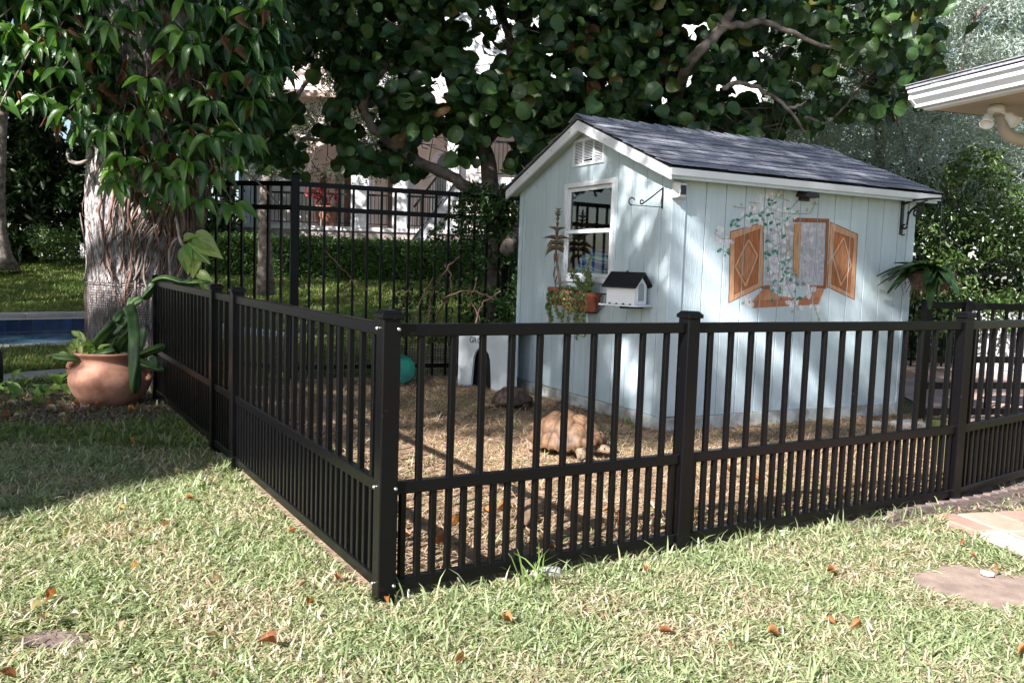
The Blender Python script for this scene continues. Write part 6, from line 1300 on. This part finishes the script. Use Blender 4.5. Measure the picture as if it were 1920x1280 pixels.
# stepping stone, timber edging, pavers
m = MB(); sc0 = gp(1845, 1108); m.v = []; k = 40; ptop = []; pbot = []
for i in range(k):
    a = 6.283 * i / k; r = 1 + .06 * noise.noise(V((math.cos(a) * 1.5, math.sin(a) * 1.5, 3))); q = sc0 + V((math.cos(a) * .33 * r, math.sin(a) * .28 * r, .016)); ptop.append(q)
m.solid(ptop, [q - Z * .05 for q in ptop]); tagit(obj('stepping_stone', m, M_('stepping_stone', (.25, .185, .15), .9, .22, 14, .6, 160), bevel=.006), 'round pinkish concrete stepping stone set in the grass at the right', 'stepping stone')
pv0, pv1 = gp(1745, 978), gp(1920, 1050); pu = (pv1 - pv0).normalized(); pw = V((-pu.y, pu.x, 0)); 
if pw.x < 0: pw = -pw
paving = root('brick_paving', 'pink and cream brick paving with a timber edge at the right', 'paving', pv0)
PAVC = [M_('paver_' + n_, c, .85, .14, 10, .3, 70, rnd=.06) for n_, c in (('pink', (.36, .18, .14)), ('cream', (.38, .285, .215)), ('orange', (.35, .195, .155)), ('white', (.36, .325, .305)), ('rose', (.38, .24, .20)))]
def PP(a, b, z): q = pv0 + pu * a + pw * b; return V((q.x, q.y, z))
m = MB(); m.ext([PP(-.02, -.01, .004), PP(2.3, -.01, .004), PP(2.3, 1.9, .004), PP(-.02, 1.9, .004)], Z * .012); obj('mortar_bed', m, M_mulch, paving)
def paver(a0, a1, b0, b1, mat):
    j = rr.uniform(-.004, .004); g_ = .009; m = MB(); m.ext([PP(a0 + g_, b0 + g_ + j, .045 + j * .7), PP(a1 - g_, b0 + g_ - j, .045), PP(a1 - g_, b1 - g_, .045 + j * .5), PP(a0 + g_, b1 - g_, .045)], -Z * .04); obj('paver', m, mat, paving, bevel=.006)
a = 0.
for i in range(6): paver(a, a + .30, 0, .145, PAVC[(0, 3, 4, 0, 1, 2)[i]]); a += .30
sizes = [(.22, .26), (.30, .28), (.22, .24), (.30, .26), (.22, .28), (.28, .26), (.24, .24)]; b = .145; pick = [1, 4, 2, 1, 0, 4, 2, 2, 0, 1, 4, 3, 0, 2, 4, 1, 2, 0, 4, 1, 0, 2, 4, 0, 1, 2, 4, 0, 1, 3, 2, 4, 0, 1, 2, 0, 4, 1, 0, 2]; pi = 0
for r in range(7):
    w = sizes[r][0]; a = 0. if r % 2 == 0 else -.12
    while a < 2.2: l = sizes[(pi) % 7][1] + .08; paver(max(a, 0), min(a + l, 2.25), b, b + w, PAVC[pick[pi % 40]]); a += l; pi += 1
    b += w
m = MB(); P_ = smoothp([gp(1668, 978), gp(1740, 962), gp(1830, 946), gp(1900, 930), gp(1990, 912)], 4)
for a_, b_ in zip(P_[:-1], P_[1:]): m.bar(V((a_.x, a_.y, .03)), V((b_.x, b_.y, .02)), .04, .05)
obj('timber_edge', m, M_('grey_timber', (.15, .11, .10), .85, .3, 12, .5, 60, stretch=(1, 1, 6)), paving, fix=False)
# ---------------------------------------------------------------- grass, straw, litter
PEN = [tuple(p)[:2] for p in (C0 - D1 * .03 - D2 * .02, P3, P4, V((6, 9.0, 0)), V((3.6, 9.4, 0)), V((.9, 10.3, 0)), V((-2.3, 9.0, 0)), FE)]
SHEDF = [tuple(p)[:2] for p in (S0 - SG * .03 - SL * .03, S0 + SL * 2.85 - SG * .03, S0 + SL * 2.85 + SG * 2.6, S0 - SL * .03 + SG * 2.6)]
PAVF = [tuple(PP(*q, 0))[:2] for q in ((-.01, -.005), (2.3, -.005), (2.3, 1.9), (-.01, 1.9))]
MUL_ = [(-5.2, 6.9), (-3.9, 6.05), (-3.2, 6.1), (-2.6, 6.55), (-2.75, 7.1), (-3.1, 8.4), (-4.4, 8.2)]
SOIL = [tuple(p)[:2] for p in (C0 + D1 * 2.5 - V((-.05, .14, 0)), P3 - V((-.1, .28, 0)), P4 - V((-.1, .28, 0)), P4 + V((0, .3, 0)), C0 + D1 * 2.5)]
PATHP = [tuple(p)[:2] for p in (gp(-40, 712), gp(25, 700), gp(130, 692), gp(150, 703), gp(25, 722), gp(-60, 735))]
BLADE = (np.array([(0, -1, 0), (0, 1, 0), (.38, .95, .04), (.38, -.95, .04), (.72, .65, -.05), (.72, -.65, -.05), (1, 0, -.28)]), [(0, 1, 2, 3), (3, 2, 4, 5), (5, 4, 6)])
BLADE2 = (np.array([(0, -1, 0), (0, 1, 0), (.55, .8, .05), (.55, -.8, .05), (1, 0, -.15)]), [(0, 1, 2, 3), (3, 2, 4)])
GST = [(0, (.33, .25, .17)), (.16, (.52, .455, .34)), (.24, (.38, .37, .23)), (.45, (.165, .20, .095)), (.75, (.24, .295, .145)), (1, (.345, .39, .22))]
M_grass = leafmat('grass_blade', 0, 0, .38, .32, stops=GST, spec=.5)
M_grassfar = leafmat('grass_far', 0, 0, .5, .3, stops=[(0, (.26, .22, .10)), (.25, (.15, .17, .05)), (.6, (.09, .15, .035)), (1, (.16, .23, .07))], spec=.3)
M_strawb = leafmat('straw_blade', 0, 0, .6, .2, stops=[(0, (.15, .082, .05)), (.35, (.30, .19, .12)), (.7, (.47, .35, .245)), (.88, (.38, .31, .19)), (.93, (.22, .28, .10)), (1, (.17, .24, .08))], spec=.25)
def blades(name, x, y, L0, L1, W0, W1, lean, mat, kind='stuff', tint=None, tpl=BLADE, clump=True, zf=None):
    n = len(x); az = RNG.uniform(0, 6.2832, n); el = np.clip(RNG.normal(lean, .28, n), .03, 1.45)
    d = np.stack([np.cos(az) * np.cos(el), np.sin(az) * np.cos(el), np.sin(el)], 1); nr = np.stack([-np.cos(az) * np.sin(el), -np.sin(az) * np.sin(el), np.cos(el)], 1) + RNG.normal(0, .35, (n, 3))
    z = zf(x, y) if zf is not None else np.zeros(n); pos = np.stack([x, y, z + RNG.uniform(-.004, .018, n)], 1)
    o = leaves(name, tpl, mat, pos, d, nr, RNG.uniform(L0, L1, n), RNG.uniform(W0, W1, n), RNG.random(n) if tint is None else tint, None, kind); return o
def scatter(n, x0, x1, y0, y1): return RNG.uniform(x0, x1, n), RNG.uniform(y0, y1, n)
def lowf(x, y, s, o): return np.sin(x * s + o) * np.sin(y * s * 1.17 + o * 2.1) + .6 * np.sin(x * s * 2.3 + y * s * 1.9 + o) + .4 * np.sin(y * s * 3.7 - x * s * 2.9 + o * .7)
def lawnmask(x, y):
    return ~(inpoly(x, y, PEN) | inpoly(x, y, PAVF) | (inpoly(x, y, MUL_) & (RNG.random(len(x)) > .07)) | inpoly(x, y, PATHP) | (inpoly(x, y, SOIL) & (RNG.random(len(x)) > .12))) & (((x - sc0.x) / .31) ** 2 + ((y - sc0.y) / .26) ** 2 + .35 * lowf(x, y, 17., 2.) * .6 > .86)
# near lawn: density falls with distance
Y = 1.9 + 6.9 * RNG.random(640000) ** 1.75; X = RNG.uniform(-1, 1, len(Y)) * (Y * .66 + .5)
mk = lawnmask(X, Y)
bare = lowf(X, Y, 2.6, 1.3); mk &= RNG.random(len(X)) < np.clip(.95 - .62 * np.clip(bare - .55, 0, 1), .2, 1)
bq = gp(85, 1205); bx_, by_ = bq.x, bq.y
sheet('soil_patch', [bq + V((.13 * math.cos(a), .08 * math.sin(a), 0)) for a in np.linspace(0, 6.283, 12)[:-1]], .006, M_mulch, .09)
mk &= ((X - bx_) / .22) ** 2 + ((Y - by_) / .13) ** 2 + RNG.normal(0, .45, len(X)) > 1
X, Y = X[mk], Y[mk]; n = len(X); patch = lowf(X, Y, 3.7, 5.1)
tint = np.clip(RNG.random(n) * .86 + .10 + .17 * patch, 0, 1); dead = RNG.random(n) < np.clip(.22 - .12 * patch, .06, .48); tint[dead] = RNG.uniform(0, .2, dead.sum())
lg = RNG.random(n) < .35
sc_ = np.where(Y > 5, 1.25, 1.)
o = blades('lawn_grass', X, Y, .022, .066, .0042, .0082, .5, M_grass, tint=tint)
# scattered coarse tufts
tx, ty = scatter(210, -3.2, 3.6, 2.2, 6.2); k = lawnmask(tx, ty); tx, ty = tx[k], ty[k]; X = np.repeat(tx, 16) + RNG.normal(0, .018, len(tx) * 16); Y = np.repeat(ty, 16) + RNG.normal(0, .018, len(tx) * 16)
blades('grass_tufts', X, Y, .05, .12, .006, .010, .85, M_grass, tint=RNG.uniform(.4, 1, len(X)))
# blades standing along the fence foot
t = RNG.random(260); X = C0.x + D1.x * 3.2 * t + .04 * RNG.normal(size=260) + .03; Y = C0.y + D1.y * 3.2 * t - .07 + .03 * RNG.normal(size=260); blades('fence_foot_grass', X, Y, .05, .14, .006, .010, 1.0, M_grass, tint=RNG.uniform(.3, 1, 260))
# lawn left of the pen up to the pool, and beyond it
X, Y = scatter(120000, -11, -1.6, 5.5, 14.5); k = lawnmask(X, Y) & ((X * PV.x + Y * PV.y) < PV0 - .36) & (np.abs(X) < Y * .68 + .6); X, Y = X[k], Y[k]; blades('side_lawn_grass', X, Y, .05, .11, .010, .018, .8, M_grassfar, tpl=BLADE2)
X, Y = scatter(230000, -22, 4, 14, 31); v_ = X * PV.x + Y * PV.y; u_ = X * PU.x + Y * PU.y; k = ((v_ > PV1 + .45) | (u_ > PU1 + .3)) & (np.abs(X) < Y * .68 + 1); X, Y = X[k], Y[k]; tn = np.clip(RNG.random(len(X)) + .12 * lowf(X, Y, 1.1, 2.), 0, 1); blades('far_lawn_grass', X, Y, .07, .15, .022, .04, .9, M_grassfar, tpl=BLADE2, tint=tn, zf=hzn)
# pen straw
X, Y = scatter(150000, -3.2, 4.2, 3.0, 10.2); k = inpoly(X, Y, [tuple(p)[:2] for p in (C0 + D1 * .04 + D2 * .04, P3 + D2 * .04, V((3.75, 7.7, 0)), V((3.6, 9.0, 0)), V((.9, 10.3, 0)), V((-2.3, 9.0, 0)), FE + D1 * .05)]) & ~inpoly(X, Y, SHEDF); X, Y = X[k], Y[k]
gp_ = lowf(X, Y, 2.2, 3.3); tn = np.clip(RNG.random(len(X)) * .88, 0, .9); g_ = RNG.random(len(X)) < np.clip(.05 + .12 * gp_, .01, .3); tn[g_] = RNG.uniform(.92, 1, g_.sum())
blades('pen_straw', X, Y, .035, .10, .0035, .007, .22, M_strawb, tint=tn, tpl=BLADE2)
# mulch chips and litter
X = np.concatenate([RNG.uniform(-5.2, -2.6, 5200), RNG.uniform(.6, 4.5, 6000)]); Y = np.concatenate([RNG.uniform(6.0, 8.4, 5200), RNG.uniform(3.6, 6.8, 6000)]); k = inpoly(X, Y, MUL_) | inpoly(X, Y, SOIL); X, Y = X[k], Y[k]
blades('mulch_chips', X, Y, .02, .07, .006, .014, .18, leafmat('mulch_chip', 0, 0, .8, .05, stops=[(0, (.05, .03, .024)), (.6, (.14, .09, .07)), (.9, (.30, .20, .15)), (1, (.45, .34, .26))], spec=.2), tpl=BLADE2)
# grass tufts at the shed foot and by the pot
m_t = leafmat('tuft_blade', 0, 0, .4, .3, stops=[(0, (.08, .13, .03)), (1, (.17, .25, .07))])
for lab, c, n, L_ in (('spiky grass tuft in the mulch right of the clay pot', V((-2.72, 6.95, 0)), 16, .24), ('dark grass tuft against the shed skirting below the bird feeder', S0 + SG * .95 - SL * .08, 14, .12), ('low weedy grass along the shed skirting near its front corner', S0 + SG * .35 - SL * .08, 18, .10), ('tall green grass sprout at the foot of the fence near the middle post', gp(1466, 1000), 6, .2), ('small bright green sprout in front of the dark tortoise', gp(972, 778), 6, .08), ('spreading grass tuft in front of the corner section of the fence', gp(1010, 1110), 18, .22)):
    X = c.x + RNG.normal(0, .04 if n < 20 else .1, n); Y = c.y + RNG.normal(0, .03, n); o = blades('grass_tuft', X, Y, L_ * .5, L_, .006, .010, 1.0, m_t, kind=None, tpl=BLADE); tagit(o, lab, 'grass tuft')
# fallen leaves on the lawn
M_or = leafmat('fallen_orange', (.20, .065, .025), (.40, .19, .075), .55, .25, objrand=True, vein=(.45, .22, .08), sidev=6); M_tan = leafmat('fallen_tan', (.36, .25, .17), (.52, .42, .32), .6, .2, objrand=True, vein=(.5, .4, .3), sidev=6)
fl1 = [unit_leaf('fallen_leaf', strip_leaf(5, lambda t: math.sin(math.pi * min(1, .06 + t * .94)), f_, d_, .05), M_or, 1, .5) for f_, d_ in ((.5, -.3), (.7, .3), (.3, -.5))]; fl2 = [unit_leaf('fallen_leaf', strip_leaf(5, lambda t: math.sin(math.pi * min(1, .06 + t * .94)), f_, d_, .05), M_tan, 1, .5) for f_, d_ in ((.5, -.3), (.6, .3))]
known = [(517, 1205, 0, .09), (868, 1235, 0, .07), (1135, 985, 1, .06), (85, 1165, 1, .075), (60, 1140, 1, .07), (130, 1155, 1, .06), (410, 1085, 1, .06), (410, 1190, 1, .07), (250, 830, 0, .07), (235, 955, 0, .06), (350, 935, 0, .06), (640, 1085, 0, .07), (575, 1050, 1, .06), (960, 1165, 0, .09), (1212, 1072, 0, .06), (1235, 1182, 0, .075), (1545, 1160, 0, .07), (1615, 1170, 0, .07), (1440, 1185, 0, .07), (1830, 1045, 0, .05), (1865, 1070, 0, .05), (1800, 1020, 0, .06), (1550, 1070, 0, .07), (105, 1112, 0, .08), (560, 1100, 1, .06), (1910, 1225, 0, .08), (30, 1270, 0, .08), (728, 1130, 0, .07), (1690, 1220, 1, .06), (305, 985, 0, .06)]
def drop(p, big, s, lab, grp):
    a = rr.uniform(0, 6.28); d = V((math.cos(a), math.sin(a), rr.uniform(-.2, .5))); me = (fl1 if not big else fl2)[rr.randrange(2)]
    o = put('fallen_leaf', me, frameM(p, d, V((rr.gauss(0, .35), rr.gauss(-.2, .35), 1))) @ Matrix.Scale(s, 4)); tagit(o, lab, 'leaf', grp)
def where(p):
    if p.x < -1.1: return 'far left of the corner post, ' + ('close to the camera' if p.y < 3.1 else 'beside the side fence')
    if p.x < -.1: return ('in the grass before the corner post' if p.y < 2.75 else 'at the foot of the corner post')
    if p.x < .75: return ('in the near grass below the corner section' if p.y < 3. else 'just outside the corner fence section')
    if p.x < 1.45: return ('in near grass left of the stepping stone' if p.y < 3.2 else 'in grass near the middle post')
    return 'in the grass round the stepping stone' if p.y < 3.7 else 'in the grass by the brick paving'
def lawnleaf(p, b_, s): drop(p, b_, s, ('dry curled orange leaf ', 'pale tan dead leaf ')[b_] + where(p), ('orange leaves fallen on the lawn', 'tan leaves fallen on the lawn')[b_])
for x, y, b_, s in known: lawnleaf(gp(x, y, .045), b_, s * .62)
for i in range(22):
    y_ = 2.3 + 3.3 * rr.random() ** 1.3; x_ = rr.uniform(-.62, .62) * y_; q = np.array([x_]), np.array([y_])
    if lawnmask(*q)[0]: lawnleaf(V((x_, y_, .04)), int(rr.random() < .55), rr.uniform(.022, .042))
for i in range(40):
    x_, y_ = rr.uniform(-4.6, -2.7), rr.uniform(6.1, 6.9)
    if inpoly(np.array([x_]), np.array([y_]), MUL_)[0]: drop(V((x_, y_, .03)), rr.random() < .5, rr.uniform(.05, .09), 'dry brown leaf on the mulch ' + ('at the far left of the bed' if x_ < -4.1 else 'left of the clay pot' if x_ < -3.65 else 'right in front of the clay pot' if x_ < -3.15 else 'between the clay pot and the fence'), 'leaves fallen on the mulch by the pot')
for i in range(26):
    u_, v_ = rr.uniform(.05, .95), rr.uniform(.1, 1.2); a = C0.lerp(P3, u_) + D2 * v_; pl_ = 'dry leaf on the pen straw ' + ('just inside the ' if v_ < .6 else 'deeper behind the ') + ('corner post' if u_ < .15 else 'corner fence section' if u_ < .38 else 'middle fence post' if u_ < .5 else 'long middle fence section' if u_ < .8 else 'right fence post')
    drop(V((a.x, a.y, .03)), rr.random() < .35, rr.uniform(.05, .085), pl_, 'leaves fallen on the pen straw')
